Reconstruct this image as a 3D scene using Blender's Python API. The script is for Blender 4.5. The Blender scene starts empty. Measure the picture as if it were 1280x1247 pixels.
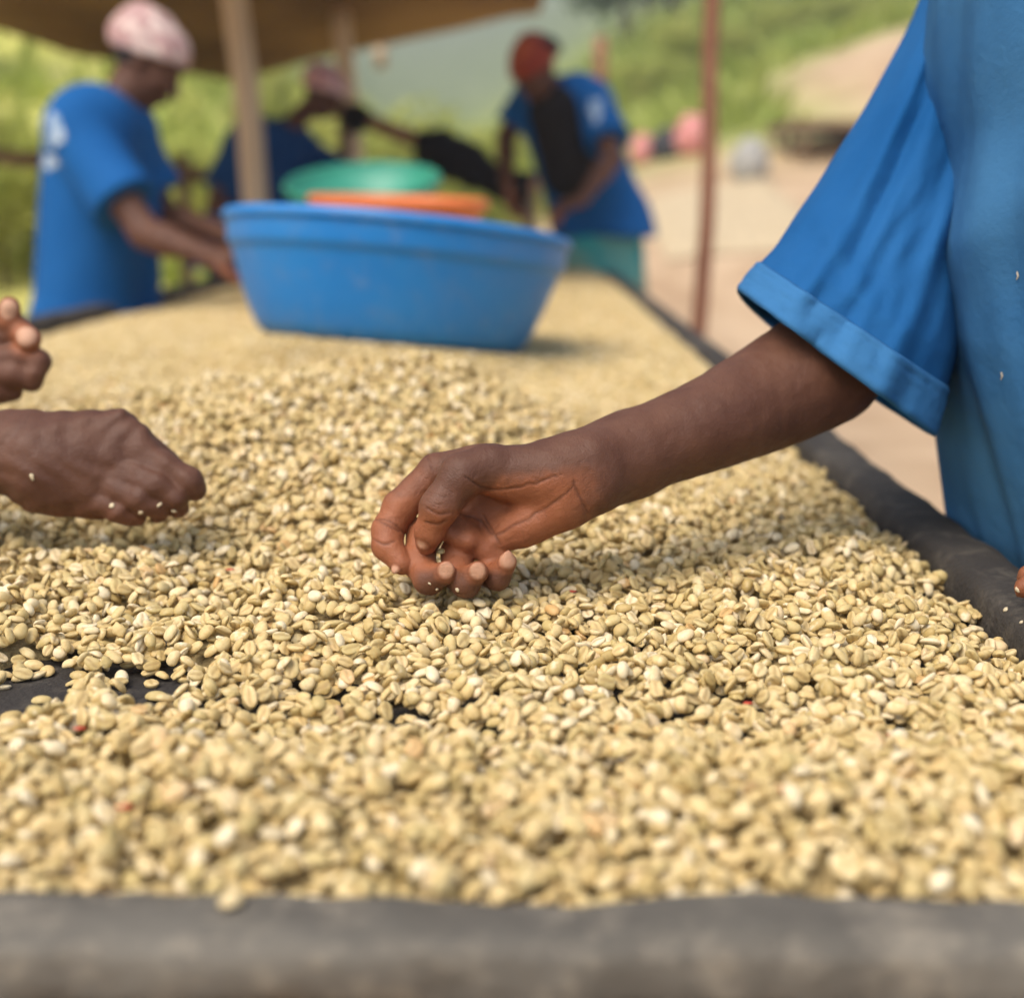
import bpy, math, random
import numpy as np
from mathutils import Vector, Matrix, noise as mnoise

random.seed(7); rng = np.random.default_rng(7)
S = bpy.context.scene
COL = S.collection

# ------------------------------------------------------------------ camera
F = 1700.0; W0, H0 = 1280.0, 1247.0
PITCH = math.atan((H0/2-262)/F); YAW = math.atan(24/F)
CAMZ = 1.17
cam_d = bpy.data.cameras.new('camera'); cam = bpy.data.objects.new('camera', cam_d); COL.objects.link(cam)
cam.location = (0, 0, CAMZ); cam.rotation_euler = (math.pi/2-PITCH, 0, YAW)
cam_d.sensor_width = 36; cam_d.lens = 36*F/W0; cam_d.clip_start = 0.05; cam_d.clip_end = 2000
cam_d.dof.use_dof = True; cam_d.dof.focus_distance = 0.90; cam_d.dof.aperture_fstop = 3.3
S.camera = cam

# ------------------------------------------------------------------ light
w = bpy.data.worlds.new('World'); S.world = w; w.use_nodes = True
nt = w.node_tree; nt.nodes.clear()
out = nt.nodes.new('ShaderNodeOutputWorld'); bg = nt.nodes.new('ShaderNodeBackground'); sky = nt.nodes.new('ShaderNodeTexSky')
SUN_EL, SUN_AZ = math.radians(56), math.radians(215)      # azimuth measured clockwise from +Y
sky.sky_type = 'NISHITA'; sky.sun_disc = False; sky.sun_elevation = SUN_EL; sky.sun_rotation = SUN_AZ
sky.air_density = 1.0; sky.dust_density = 4.0; sky.ozone_density = 1.0
bg.inputs['Strength'].default_value = 0.15
nt.links.new(sky.outputs[0], bg.inputs[0]); nt.links.new(bg.outputs[0], out.inputs[0])
sun_d = bpy.data.lights.new('sun', 'SUN'); sun = bpy.data.objects.new('sun', sun_d); COL.objects.link(sun)
sun_d.energy = 1.7; sun_d.angle = math.radians(42); sun_d.color = (1.0, 0.93, 0.82)
sdir = Vector((math.sin(SUN_AZ)*math.cos(SUN_EL), math.cos(SUN_AZ)*math.cos(SUN_EL), math.sin(SUN_EL)))
sun.rotation_euler = sdir.to_track_quat('Z', 'Y').to_euler(); sun.location = (0, 0, 20)
S.view_settings.view_transform = 'Standard'; S.view_settings.look = 'None'
S.view_settings.exposure = 0.53; S.view_settings.gamma = 1.0; S.view_settings.use_curve_mapping = False
S.cycles.use_denoising = True
S.cycles.max_bounces = 8; S.cycles.transparent_max_bounces = 8

# ------------------------------------------------------------------ helpers
_cp, _sp, _cy, _sy = math.cos(PITCH), math.sin(PITCH), math.cos(YAW), math.sin(YAW)
def P(px, py, d):
    """a point d metres along the lens axis, seen at (px,py) of the photograph"""
    x = (px-W0/2)/F*d; v = -(py-H0/2)/F*d
    y = d*_cp+v*_sp; z = -d*_sp+v*_cp
    return np.array([x*_cy-y*_sy, x*_sy+y*_cy, z+CAMZ])
def lin(*c): return tuple(c)+(1.0,)
def tag(o, label=None, cat=None, group=None, kind=None):
    if label: o['label'] = label
    if cat: o['category'] = cat
    if group: o['group'] = group
    if kind: o['kind'] = kind
    return o
def empty(name, loc, label=None, cat=None, group=None):
    o = bpy.data.objects.new(name, None); COL.objects.link(o); o.location = loc; o.empty_display_size = .05
    return tag(o, label, cat, group)
def link(name, me, parent=None, smooth=True, mat=None):
    if mat is not None and not me.materials:
        for m in (mat if isinstance(mat, (list, tuple)) else [mat]): me.materials.append(m)
    o = bpy.data.objects.new(name, me); COL.objects.link(o)
    if smooth: me.polygons.foreach_set('use_smooth', np.ones(len(me.polygons), bool))
    if parent is not None:
        o.parent = parent; o.matrix_parent_inverse = Matrix.Translation(parent.location).inverted() if parent.parent is None else parent.matrix_parent_inverse @ Matrix.Identity(4)
        if parent.parent is not None:                       # sub-part: parent mesh sits at its own parent's base
            o.matrix_parent_inverse = Matrix.Identity(4)
    return o
def mesh(name, v, f):
    me = bpy.data.meshes.new(name); me.from_pydata([tuple(map(float, a)) for a in v], [], [tuple(map(int, a)) for a in f]); me.update(); return me
def fattr(me, name, vals):
    a = me.attributes.new(name, 'FLOAT', 'POINT'); a.data.foreach_set('value', np.asarray(vals, np.float32))

class MB:
    def __init__(s): s.v = []; s.f = []
    def add(s, v, f):
        n = len(s.v); s.v += [tuple(a) for a in v]; s.f += [tuple(i+n for i in q) for q in f]
    def box(s, c, size, rot=None):
        sx, sy, sz = [a/2 for a in size]
        v = [Vector((x*sx, y*sy, z*sz)) for x in (-1, 1) for y in (-1, 1) for z in (-1, 1)]
        if rot is not None: v = [rot @ a for a in v]
        v = [a+Vector(c) for a in v]
        s.add(v, [(0,1,3,2),(4,6,7,5),(0,4,5,1),(2,3,7,6),(0,2,6,4),(1,5,7,3)])
    def tube(s, pts, rad, n=10, cap=True, wob=0.0, seed=0.0):
        pts = [Vector(p) for p in pts]; rad = rad if hasattr(rad, '__len__') else [rad]*len(pts)
        rings = []; up = Vector((0.13, 0.21, 1)).normalized()
        for i, p in enumerate(pts):
            t = (pts[min(i+1, len(pts)-1)]-pts[max(i-1, 0)]).normalized()
            a = t.cross(up)
            if a.length < .1: a = t.cross(Vector((1, 0.1, 0)))
            a.normalize(); b = t.cross(a)
            r_ = []
            for k in range(n):
                th = 2*math.pi*k/n; rr = rad[i]
                if wob: rr *= 1+wob*mnoise.noise(Vector((math.cos(th)*1.3+seed, math.sin(th)*1.3, i*.7)))
                r_.append(p+(a*math.cos(th)+b*math.sin(th))*rr)
            rings.append(r_)
        v = [q for r_ in rings for q in r_]; f = []
        for i in range(len(rings)-1):
            for k in range(n): f.append((i*n+k, i*n+(k+1) % n, (i+1)*n+(k+1) % n, (i+1)*n+k))
        if cap: f.append(tuple(range(n))[::-1]); f.append(tuple((len(rings)-1)*n+k for k in range(n)))
        s.add(v, f)
    def lathe(s, prof, n=64, closed=False):
        v = []; f = []
        for (r, z) in prof:
            for k in range(n): th = 2*math.pi*k/n; v.append((r*math.cos(th), r*math.sin(th), z))
        m = len(prof)
        for i in range(m-1):
            for k in range(n): f.append((i*n+k, i*n+(k+1) % n, (i+1)*n+(k+1) % n, (i+1)*n+k))
        if closed: f.append(tuple(range(n))[::-1])
        s.add(v, f)
    def me(s, name): return mesh(name, s.v, s.f)

def subdiv_line(a, b, n): return [tuple(np.array(a)*(1-i/n)+np.array(b)*i/n) for i in range(n+1)]

# ------------------------------------------------------------------ materials
def mat(name, base=(.5,.5,.5), rough=.7, col2=None, scale=8, detail=4, lo=.35, hi=.65, bump=0, bscale=60, spec=.5, metal=0, coords='Object', extra=None, stretch=None):
    m = bpy.data.materials.new(name); m.use_nodes = True; n = m.node_tree.nodes; L = m.node_tree.links
    b = n['Principled BSDF']; b.inputs['Roughness'].default_value = rough; b.inputs['Metallic'].default_value = metal
    b.inputs['Specular IOR Level'].default_value = spec
    tc = n.new('ShaderNodeTexCoord'); src = tc.outputs[coords]
    if stretch:
        mp = n.new('ShaderNodeMapping'); mp.inputs['Scale'].default_value = stretch; L.new(src, mp.inputs[0]); src = mp.outputs[0]
    if col2:
        t = n.new('ShaderNodeTexNoise'); t.inputs['Scale'].default_value = scale; t.inputs['Detail'].default_value = detail; L.new(src, t.inputs['Vector'])
        r = n.new('ShaderNodeMapRange'); r.inputs[1].default_value = lo; r.inputs[2].default_value = hi; L.new(t.outputs[0], r.inputs[0])
        mx = n.new('ShaderNodeMix'); mx.data_type = 'RGBA'; mx.inputs['A'].default_value = lin(*base); mx.inputs['B'].default_value = lin(*col2)
        L.new(r.outputs[0], mx.inputs['Factor']); L.new(mx.outputs['Result'], b.inputs['Base Color']); m['mix'] = mx.name
    else: b.inputs['Base Color'].default_value = lin(*base)
    if bump:
        t2 = n.new('ShaderNodeTexNoise'); t2.inputs['Scale'].default_value = bscale; t2.inputs['Detail'].default_value = 5; L.new(src, t2.inputs['Vector'])
        bp = n.new('ShaderNodeBump'); bp.inputs['Strength'].default_value = bump; bp.inputs['Distance'].default_value = .01
        L.new(t2.outputs[0], bp.inputs['Height']); L.new(bp.outputs[0], b.inputs['Normal'])
    return m
def nodes(m): return m.node_tree.nodes, m.node_tree.links, m.node_tree.nodes['Principled BSDF']

def cloth_mat(name, base, col2, weave=1500, rough=.8):
    m = mat(name, base, rough, col2, 5, 6, .3, .7, coords='Object')
    n, L, b = nodes(m)
    tc = n['Texture Coordinate']
    t = n.new('ShaderNodeTexNoise'); t.inputs['Scale'].default_value = 34; t.inputs['Detail'].default_value = 6; L.new(tc.outputs['Object'], t.inputs['Vector'])
    t.inputs['Roughness'].default_value = .62
    wv = n.new('ShaderNodeTexNoise'); wv.inputs['Scale'].default_value = weave; wv.inputs['Detail'].default_value = 1; L.new(tc.outputs['Object'], wv.inputs['Vector'])
    ad = n.new('ShaderNodeMath'); ad.operation = 'MULTIPLY_ADD'; ad.inputs[1].default_value = .12; L.new(wv.outputs[0], ad.inputs[0]); L.new(t.outputs[0], ad.inputs[2])
    bp = n.new('ShaderNodeBump'); bp.inputs['Strength'].default_value = .42; bp.inputs['Distance'].default_value = .006
    L.new(ad.outputs[0], bp.inputs['Height']); L.new(bp.outputs[0], b.inputs['Normal'])
    b.inputs['Specular IOR Level'].default_value = .12
    return m
M = {}
M['shirt'] = cloth_mat('blue cotton', (.007, .080, .235), (.020, .120, .31))
M['shirt_cuff'] = cloth_mat('blue cotton turned up', (.030, .135, .31), (.05, .18, .37))
M['shirt_body'] = cloth_mat('blue cotton worn', (.018, .092, .225), (.055, .175, .33))
M['shirt_far'] = cloth_mat('blue cotton far', (.006, .085, .27), (.012, .11, .33), 400)
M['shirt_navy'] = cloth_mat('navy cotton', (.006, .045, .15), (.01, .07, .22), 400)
M['skirt_teal'] = cloth_mat('teal print', (.03, .30, .32), (.25, .32, .22), 400)
M['skirt_dark'] = cloth_mat('dark skirt', (.02, .018, .02), (.05, .03, .03), 400)
M['apron_dark'] = cloth_mat('black apron', (.012, .010, .012), (.02, .016, .014), 400)
M['scarf_pink'] = mat('pink print scarf', (.46, .27, .26), .85, (.72, .58, .52), 26, 4, .42, .58, .3, 30)
M['scarf_rose'] = mat('rose scarf', (.55, .28, .32), .85, (.72, .50, .48), 22, 3, .42, .58, .3, 30)
M['scarf_orange'] = mat('orange scarf', (.36, .07, .02), .85, (.24, .03, .012), 12, 3, .42, .58, .3, 30)
M['hair'] = mat('hair', (.012, .009, .008), .8, bump=.8, bscale=150)
M['print_and_highlight'] = mat('worn white print and highlight', (.45, .55, .65), .8, (.15, .28, .45), 30, 4, .4, .62)

def skin_mat():
    m = mat('skin', (.084, .032, .017), .42, (.128, .055, .030), 26, 6, .3, .7)
    n, L, b = nodes(m); mx = n[m['mix']]
    def at(nm):
        a = n.new('ShaderNodeAttribute'); a.attribute_name = nm; return a.outputs['Fac']
    pm = n.new('ShaderNodeMix'); pm.data_type = 'RGBA'
    t = n.new('ShaderNodeTexNoise'); t.inputs['Scale'].default_value = 70; t.inputs['Detail'].default_value = 6; L.new(n['Texture Coordinate'].outputs['Object'], t.inputs['Vector'])
    pc = n.new('ShaderNodeMix'); pc.data_type = 'RGBA'; pc.inputs['A'].default_value = lin(.22, .066, .026); pc.inputs['B'].default_value = lin(.34, .125, .055)
    L.new(t.outputs[0], pc.inputs['Factor'])
    L.new(at('palm'), pm.inputs['Factor']); L.new(mx.outputs['Result'], pm.inputs['A']); L.new(pc.outputs['Result'], pm.inputs['B'])
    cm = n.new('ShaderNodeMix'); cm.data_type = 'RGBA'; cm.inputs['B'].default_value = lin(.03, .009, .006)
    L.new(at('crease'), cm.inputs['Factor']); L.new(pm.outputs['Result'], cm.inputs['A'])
    nm = n.new('ShaderNodeMix'); nm.data_type = 'RGBA'; nm.inputs['B'].default_value = lin(.58, .34, .22)
    L.new(at('nail'), nm.inputs['Factor']); L.new(cm.outputs['Result'], nm.inputs['A'])
    L.new(nm.outputs['Result'], b.inputs['Base Color'])
    v = n.new('ShaderNodeTexVoronoi'); v.inputs['Scale'].default_value = 900; L.new(n['Texture Coordinate'].outputs['Object'], v.inputs['Vector'])
    t2 = n.new('ShaderNodeTexNoise'); t2.inputs['Scale'].default_value = 160; t2.inputs['Detail'].default_value = 6; L.new(n['Texture Coordinate'].outputs['Object'], t2.inputs['Vector'])
    ad = n.new('ShaderNodeMath'); ad.operation = 'MULTIPLY_ADD'; ad.inputs[1].default_value = .25; L.new(v.outputs['Distance'], ad.inputs[0]); L.new(t2.outputs[0], ad.inputs[2])
    bp = n.new('ShaderNodeBump'); bp.inputs['Strength'].default_value = .45; bp.inputs['Distance'].default_value = .002
    L.new(ad.outputs[0], bp.inputs['Height']); L.new(bp.outputs[0], b.inputs['Normal'])
    rr = n.new('ShaderNodeMapRange'); rr.inputs[3].default_value = .44; rr.inputs[4].default_value = .70; L.new(t2.outputs[0], rr.inputs[0]); L.new(rr.outputs[0], b.inputs['Roughness'])
    b.inputs['Subsurface Weight'].default_value = .06; b.inputs['Subsurface Radius'].default_value = (.6, .2, .1); b.inputs['Subsurface Scale'].default_value = .006
    b.inputs['Specular IOR Level'].default_value = .36
    return m
M['skin'] = skin_mat()

def bean_mat():
    m = bpy.data.materials.new('green coffee bean'); m.use_nodes = True; n, L, b = nodes(m)
    oi = n.new('ShaderNodeObjectInfo'); cr = n.new('ShaderNodeValToRGB'); L.new(oi.outputs['Random'], cr.inputs[0])
    e = cr.color_ramp; e.interpolation = 'LINEAR'
    stops = [(0, (.46,.34,.13)), (.12, (.65,.50,.24)), (.3, (.58,.46,.21)), (.42, (.71,.56,.29)), (.55, (.53,.42,.18)), (.68, (.74,.61,.35)), (.80, (.64,.48,.21)), (.90, (.80,.70,.48)), (.97, (.78,.67,.45)), (1.0, (.60,.37,.14))]
    while len(e.elements) < len(stops): e.elements.new(.5)
    for el, (p, c) in zip(e.elements, stops): el.position = p; el.color = lin(*c)
    tc = n.new('ShaderNodeTexCoord'); t = n.new('ShaderNodeTexNoise'); t.inputs['Scale'].default_value = 260; t.inputs['Detail'].default_value = 4; L.new(tc.outputs['Object'], t.inputs['Vector'])
    mr = n.new('ShaderNodeMapRange'); mr.inputs[1].default_value = .35; mr.inputs[2].default_value = .7; L.new(t.outputs[0], mr.inputs[0])
    mx = n.new('ShaderNodeMix'); mx.data_type = 'RGBA'; mx.blend_type = 'MULTIPLY'; mx.inputs['B'].default_value = lin(.86, .80, .68)
    L.new(mr.outputs[0], mx.inputs['Factor']); L.new(cr.outputs[0], mx.inputs['A'])
    ts = n.new('ShaderNodeTexNoise'); ts.noise_dimensions = '4D'; ts.inputs['Scale'].default_value = 150; ts.inputs['Detail'].default_value = 5; L.new(tc.outputs['Object'], ts.inputs['Vector'])
    mw = n.new('ShaderNodeMath'); mw.operation = 'MULTIPLY'; mw.inputs[1].default_value = 40; L.new(oi.outputs['Random'], mw.inputs[0]); L.new(mw.outputs[0], ts.inputs['W'])
    r1 = n.new('ShaderNodeMapRange'); r1.inputs[1].default_value = .62; r1.inputs[2].default_value = .74; r1.inputs[4].default_value = .6; L.new(ts.outputs[0], r1.inputs[0])
    st = n.new('ShaderNodeMix'); st.data_type = 'RGBA'; st.inputs['B'].default_value = lin(.40, .24, .08); L.new(r1.outputs[0], st.inputs['Factor']); L.new(mx.outputs['Result'], st.inputs['A'])
    r2 = n.new('ShaderNodeMapRange'); r2.inputs[1].default_value = .40; r2.inputs[2].default_value = .28; r2.inputs[4].default_value = .7; L.new(ts.outputs[0], r2.inputs[0])
    mx = n.new('ShaderNodeMix'); mx.data_type = 'RGBA'; mx.inputs['B'].default_value = lin(.84, .76, .56); L.new(r2.outputs[0], mx.inputs['Factor']); L.new(st.outputs['Result'], mx.inputs['A'])
    at = n.new('ShaderNodeAttribute'); at.attribute_name = 'crease'
    m2 = n.new('ShaderNodeMix'); m2.data_type = 'RGBA'; m2.inputs['B'].default_value = lin(.30, .19, .07); L.new(at.outputs['Fac'], m2.inputs['Factor']); L.new(mx.outputs['Result'], m2.inputs['A'])
    L.new(m2.outputs['Result'], b.inputs['Base Color'])
    b.inputs['Roughness'].default_value = .55; b.inputs['Specular IOR Level'].default_value = .35
    bp = n.new('ShaderNodeBump'); bp.inputs['Strength'].default_value = .25; bp.inputs['Distance'].default_value = .001; L.new(t.outputs[0], bp.inputs['Height']); L.new(bp.outputs[0], b.inputs['Normal'])
    return m
M['bean'] = bean_mat()
M['bean_bed'] = mat('bean bed', (.30, .22, .09), .8, (.52, .40, .19), 150, 3, .35, .6, .9, 110)  # darker than the beans: shade in the gaps is put into this colour
M['parchment'] = mat('parchment beans', (.50, .38, .22), .8, (.66, .53, .33), 12, 5, .35, .6, .8, 60)
M['net'] = mat('black shade netting', (.022, .018, .015), .85, (.055, .047, .038), 7, 6, .35, .7, .4, 260)
M['net_dusty'] = mat('dusty grey wrap', (.095, .085, .068), .8, (.17, .155, .125), 5, 6, .35, .65, .5, 40)
def dust(m, amount=.5):
    n, L, b = nodes(m); mx = n[m['mix']]
    t = n.new('ShaderNodeTexNoise'); t.inputs['Scale'].default_value = 38; t.inputs['Detail'].default_value = 8; t.inputs['Roughness'].default_value = .7; L.new(n['Texture Coordinate'].outputs['Object'], t.inputs['Vector'])
    r = n.new('ShaderNodeMapRange'); r.inputs[1].default_value = .5; r.inputs[2].default_value = .75; r.inputs[4].default_value = amount; L.new(t.outputs[0], r.inputs[0])
    x = n.new('ShaderNodeMix'); x.data_type = 'RGBA'; x.inputs['B'].default_value = lin(.36, .31, .23); L.new(r.outputs[0], x.inputs['Factor']); L.new(mx.outputs['Result'], x.inputs['A']); L.new(x.outputs['Result'], b.inputs['Base Color'])
M['wood'] = mat('weathered wood', (.20, .12, .065), .8, (.32, .21, .12), 9, 6, .3, .7, .6, 40, stretch=(1, 1, .15))
M['pole_pale'] = mat('peeled pole', (.64, .49, .32), .75, (.76, .62, .43), 6, 5, .3, .7, .4, 30, stretch=(1, 1, .2))
M['pole_rust'] = mat('reddish pole', (.22, .085, .045), .8, (.36, .17, .10), 7, 5, .35, .65, .5, 30, stretch=(1, 1, .25))
def dust(m, amount=.5):
    n, L, b = nodes(m); mx = n[m['mix']]
    t = n.new('ShaderNodeTexNoise'); t.inputs['Scale'].default_value = 38; t.inputs['Detail'].default_value = 8; t.inputs['Roughness'].default_value = .7; L.new(n['Texture Coordinate'].outputs['Object'], t.inputs['Vector'])
    r = n.new('ShaderNodeMapRange'); r.inputs[1].default_value = .5; r.inputs[2].default_value = .75; r.inputs[4].default_value = amount; L.new(t.outputs[0], r.inputs[0])
    x = n.new('ShaderNodeMix'); x.data_type = 'RGBA'; x.inputs['B'].default_value = lin(.36, .31, .23); L.new(r.outputs[0], x.inputs['Factor']); L.new(mx.outputs['Result'], x.inputs['A']); L.new(x.outputs['Result'], b.inputs['Base Color'])
M['tub_blue'] = mat('blue plastic', (.008, .190, .56), .45, (.014, .225, .60), 6, 5, .3, .7, .08, 30)
M['tub_orange'] = mat('orange plastic', (.70, .16, .035), .4, (.76, .20, .05), 5, 3, .3, .7)
M['tub_green'] = mat('green plastic', (.03, .26, .17), .4, (.04, .31, .21), 5, 3, .3, .7)
M['tarp'] = mat('brown tarpaulin', (.12, .055, .018), .85, (.36, .22, .07), .8, 5, .35, .65, .4, 9)
M['dirt'] = None
M['sack'] = mat('white sack', (.42, .41, .38), .8, (.32, .31, .28), 14, 3, .4, .6, .4, 20)
M['bundle_pink'] = mat('pink cloth', (.62, .20, .19), .85, (.72, .34, .30), 9, 3, .4, .6, .4, 20)
M['bundle_dark'] = mat('dark cloth', (.03, .03, .035), .85, (.06, .06, .07), 9, 3, .4, .6, .4, 20)
M['bark'] = mat('bark', (.10, .065, .04), .9, (.20, .13, .08), 8, 6, .3, .7, .7, 25, stretch=(1, 1, .2))
dust(M['net_dusty'], .6); dust(M['net'], .25); dust(M['tub_blue'], .22); dust(M['tub_green'], .15); dust(M['tub_orange'], .15)
M['red_husk'] = mat('red husk', (.45, .05, .02), .6); M['chaff'] = mat('pale chaff', (.62, .52, .34), .8)
M['twig'] = mat('black twig', (.015, .012, .01), .8)

def leaf_mat(name, a, b_):
    m = bpy.data.materials.new(name); m.use_nodes = True; n, L, b = nodes(m)
    g = n.new('ShaderNodeTexCoord'); t = n.new('ShaderNodeTexNoise'); t.inputs['Scale'].default_value = .9; t.inputs['Detail'].default_value = 6; L.new(g.outputs['Object'], t.inputs['Vector'])
    r = n.new('ShaderNodeMapRange'); r.inputs[1].default_value = .35; r.inputs[2].default_value = .65; L.new(t.outputs[0], r.inputs[0])
    x = n.new('ShaderNodeMix'); x.data_type = 'RGBA'; x.inputs['A'].default_value = lin(*a); x.inputs['B'].default_value = lin(*b_); L.new(r.outputs[0], x.inputs['Factor'])
    L.new(x.outputs['Result'], b.inputs['Base Color']); b.inputs['Roughness'].default_value = .6
    tr = n.new('ShaderNodeBsdfTranslucent'); L.new(x.outputs['Result'], tr.inputs[0]); ms = n.new('ShaderNodeMixShader'); ms.inputs[0].default_value = .4
    L.new(b.outputs[0], ms.inputs[1]); L.new(tr.outputs[0], ms.inputs[2]); L.new(ms.outputs[0], n['Material Output'].inputs[0]); return m
M['leaf_dark'] = leaf_mat('dark leaves', (.06, .095, .025), (.13, .18, .05))
M['leaf_mid'] = leaf_mat('mid leaves', (.10, .17, .03), (.20, .27, .06))
M['leaf_bright'] = leaf_mat('yellow green leaves', (.38, .43, .07), (.56, .56, .15))
M['grass'] = leaf_mat('grass blades', (.34, .42, .06), (.48, .52, .12))

# ------------------------------------------------------------------ signed-distance bodies, meshed by surface nets
def surface_nets(Fd, o, h):
    s = Fd < 0
    nx, ny, nz = Fd.shape
    acc = np.zeros((nx-1, ny-1, nz-1, 3), np.float32); cnt = np.zeros((nx-1, ny-1, nz-1), np.float32)
    offs = [(i, j, k) for i in (0, 1) for j in (0, 1) for k in (0, 1)]
    cs = np.zeros((nx-1, ny-1, nz-1), np.int8)
    for (i, j, k) in offs: cs += s[i:nx-1+i, j:ny-1+j, k:nz-1+k]
    act = (cs > 0) & (cs < 8)
    ids = np.argwhere(act); idx = -np.ones(act.shape, np.int32); idx[act] = np.arange(len(ids))
    a = np.zeros((len(ids), 3)); c = np.zeros(len(ids))
    for (i, j, k) in offs:
        for ax in range(3):
            if (i, j, k)[ax]: continue
            e = [i, j, k]; e[ax] = 1
            f0 = Fd[ids[:, 0]+i, ids[:, 1]+j, ids[:, 2]+k]; f1 = Fd[ids[:, 0]+e[0], ids[:, 1]+e[1], ids[:, 2]+e[2]]
            cr = (f0 < 0) != (f1 < 0); t = np.where(cr, f0/np.where(cr, f0-f1, 1), 0)
            p = np.tile(np.array([i, j, k], float), (len(ids), 1)); p[:, ax] += t
            a += p*cr[:, None]; c += cr
    V = (ids+a/c[:, None])*h+o
    quads = []
    for ax in range(3):
        sl0 = [slice(None)]*3; sl1 = [slice(None)]*3; sl0[ax] = slice(0, -1); sl1[ax] = slice(1, None)
        s0, s1 = s[tuple(sl0)], s[tuple(sl1)]; e = np.argwhere(s0 != s1); u, v = [(1, 2), (2, 0), (0, 1)][ax]
        e = e[(e[:, u] > 0) & (e[:, v] > 0) & (e[:, u] < Fd.shape[u]-1) & (e[:, v] < Fd.shape[v]-1)]
        if not len(e): continue
        def g(du, dv):
            q = e.copy(); q[:, u] -= du; q[:, v] -= dv; return idx[q[:, 0], q[:, 1], q[:, 2]]
        q = np.stack([g(1, 1), g(0, 1), g(0, 0), g(1, 0)], 1)
        ins = s0[e[:, 0], e[:, 1], e[:, 2]]
        q[~ins] = q[~ins][:, ::-1]; quads.append(q)
    Q = np.concatenate(quads); return V, Q[(Q >= 0).all(1)]

class SDF:
    def __init__(s, lo, hi, h):
        s.h = h; s.o = np.array(lo, float); s.n = np.ceil((np.array(hi)-s.o)/h).astype(int)+1
        s.F = np.full(s.n, .5, np.float32)
    def sub(s, lo, hi):
        a = np.clip(np.floor((np.array(lo)-s.o)/s.h).astype(int), 0, s.n); b = np.clip(np.ceil((np.array(hi)-s.o)/s.h).astype(int)+1, 0, s.n)
        sl = tuple(slice(x, y) for x, y in zip(a, b))
        g = [s.o[i]+s.h*np.arange(a[i], b[i]) for i in range(3)]
        return sl, np.meshgrid(*g, indexing='ij')
    @staticmethod
    def smin(a, b, k):
        if k <= 0: return np.minimum(a, b)
        hh = np.maximum(k-np.abs(a-b), 0)/k; return np.minimum(a, b)-hh*hh*k*.25
    def put(s, sl, d, k, mode):
        if mode == 'add': s.F[sl] = s.smin(s.F[sl], d, k)
        else: s.F[sl] = -s.smin(-s.F[sl], d, k)            # carve
    def cone(s, a, b, ra, rb, k=.01, mode='add', T=None):
        a = np.array(a, float); b = np.array(b, float); m = max(ra, rb)+k+3*s.h
        sl, (X, Y, Z) = s.sub(np.minimum(a, b)-m, np.maximum(a, b)+m)
        if X.size == 0: return
        ab = b-a; L2 = float(ab@ab)+1e-12
        t = np.clip(((X-a[0])*ab[0]+(Y-a[1])*ab[1]+(Z-a[2])*ab[2])/L2, 0, 1)
        d = np.sqrt((X-a[0]-t*ab[0])**2+(Y-a[1]-t*ab[1])**2+(Z-a[2]-t*ab[2])**2)-(ra+(rb-ra)*t)
        s.put(sl, d.astype(np.float32), k, mode)
    def ell(s, c, R, r, k=.01, mode='add'):
        """ellipsoid: R rows are axes, r radii"""
        c = np.array(c, float); R = np.array(R, float); r = np.array(r, float); m = r.max()+k+3*s.h
        sl, (X, Y, Z) = s.sub(c-m, c+m)
        if X.size == 0: return
        q = [((X-c[0])*R[i][0]+(Y-c[1])*R[i][1]+(Z-c[2])*R[i][2]) for i in range(3)]
        k0 = np.sqrt(sum((q[i]/r[i])**2 for i in range(3))); k1 = np.sqrt(sum((q[i]/r[i]**2)**2 for i in range(3)))+1e-9
        s.put(sl, (k0*(k0-1)/k1).astype(np.float32), k, mode)
    def chain(s, pts, rad, k=.004, kk=None):
        for i in range(len(pts)-1): s.cone(pts[i], pts[i+1], rad[i], rad[i+1], k if i or kk is None else kk)
    def like(s):
        g = SDF.__new__(SDF); g.h, g.o, g.n = s.h, s.o, s.n; g.F = np.full(s.n, .5, np.float32); return g
    def merge(s, o, k): s.F = s.smin(s.F, o.F, k)
    def cut(s, p, nrm):
        X, Y, Z = np.meshgrid(*[s.o[i]+s.h*np.arange(s.n[i]) for i in range(3)], indexing='ij')
        d = (X-p[0])*nrm[0]+(Y-p[1])*nrm[1]+(Z-p[2])*nrm[2]; s.F = np.maximum(s.F, d.astype(np.float32))
    def ripple(s, amp, fn):
        X, Y, Z = np.meshgrid(*[s.o[i]+s.h*np.arange(s.n[i]) for i in range(3)], indexing='ij'); s.F = s.F+(amp*fn(X, Y, Z)).astype(np.float32)
    def out(s): return surface_nets(s.F, s.o, s.h)
def sst(a, b, x): t = np.clip((x-a)/(b-a), 0, 1); return t*t*(3-2*t)
def nrm(v): v = np.array(v, float); return v/np.linalg.norm(v)
def seg_dist(V, a, b):
    a = np.array(a); b = np.array(b); ab = b-a; t = np.clip(((V-a)@ab)/(ab@ab+1e-12), 0, 1); return np.linalg.norm(V-a-t[:, None]*ab, axis=1)
def join_parts(parts):
    V = []; Q = []; A = {'palm': [], 'crease': [], 'nail': []}; n = 0
    for (v, q, at) in parts:
        V.append(v); Q.append(q+n); n += len(v)
        for k in A: A[k].append(at.get(k, np.zeros(len(v))))
    V = np.concatenate(V); Q = np.concatenate(Q)
    me = bpy.data.meshes.new('body'); me.vertices.add(len(V)); me.vertices.foreach_set('co', V.astype(np.float32).ravel())
    me.loops.add(len(Q)*4); me.loops.foreach_set('vertex_index', Q.ravel().astype(np.int32)); me.polygons.add(len(Q))
    me.polygons.foreach_set('loop_start', np.arange(0, len(Q)*4, 4, dtype=np.int32)); me.polygons.foreach_set('loop_total', np.full(len(Q), 4, np.int32))
    me.update(calc_edges=True); me.validate()
    for k in A: fattr(me, k, np.concatenate(A[k]))
    return me

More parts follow.
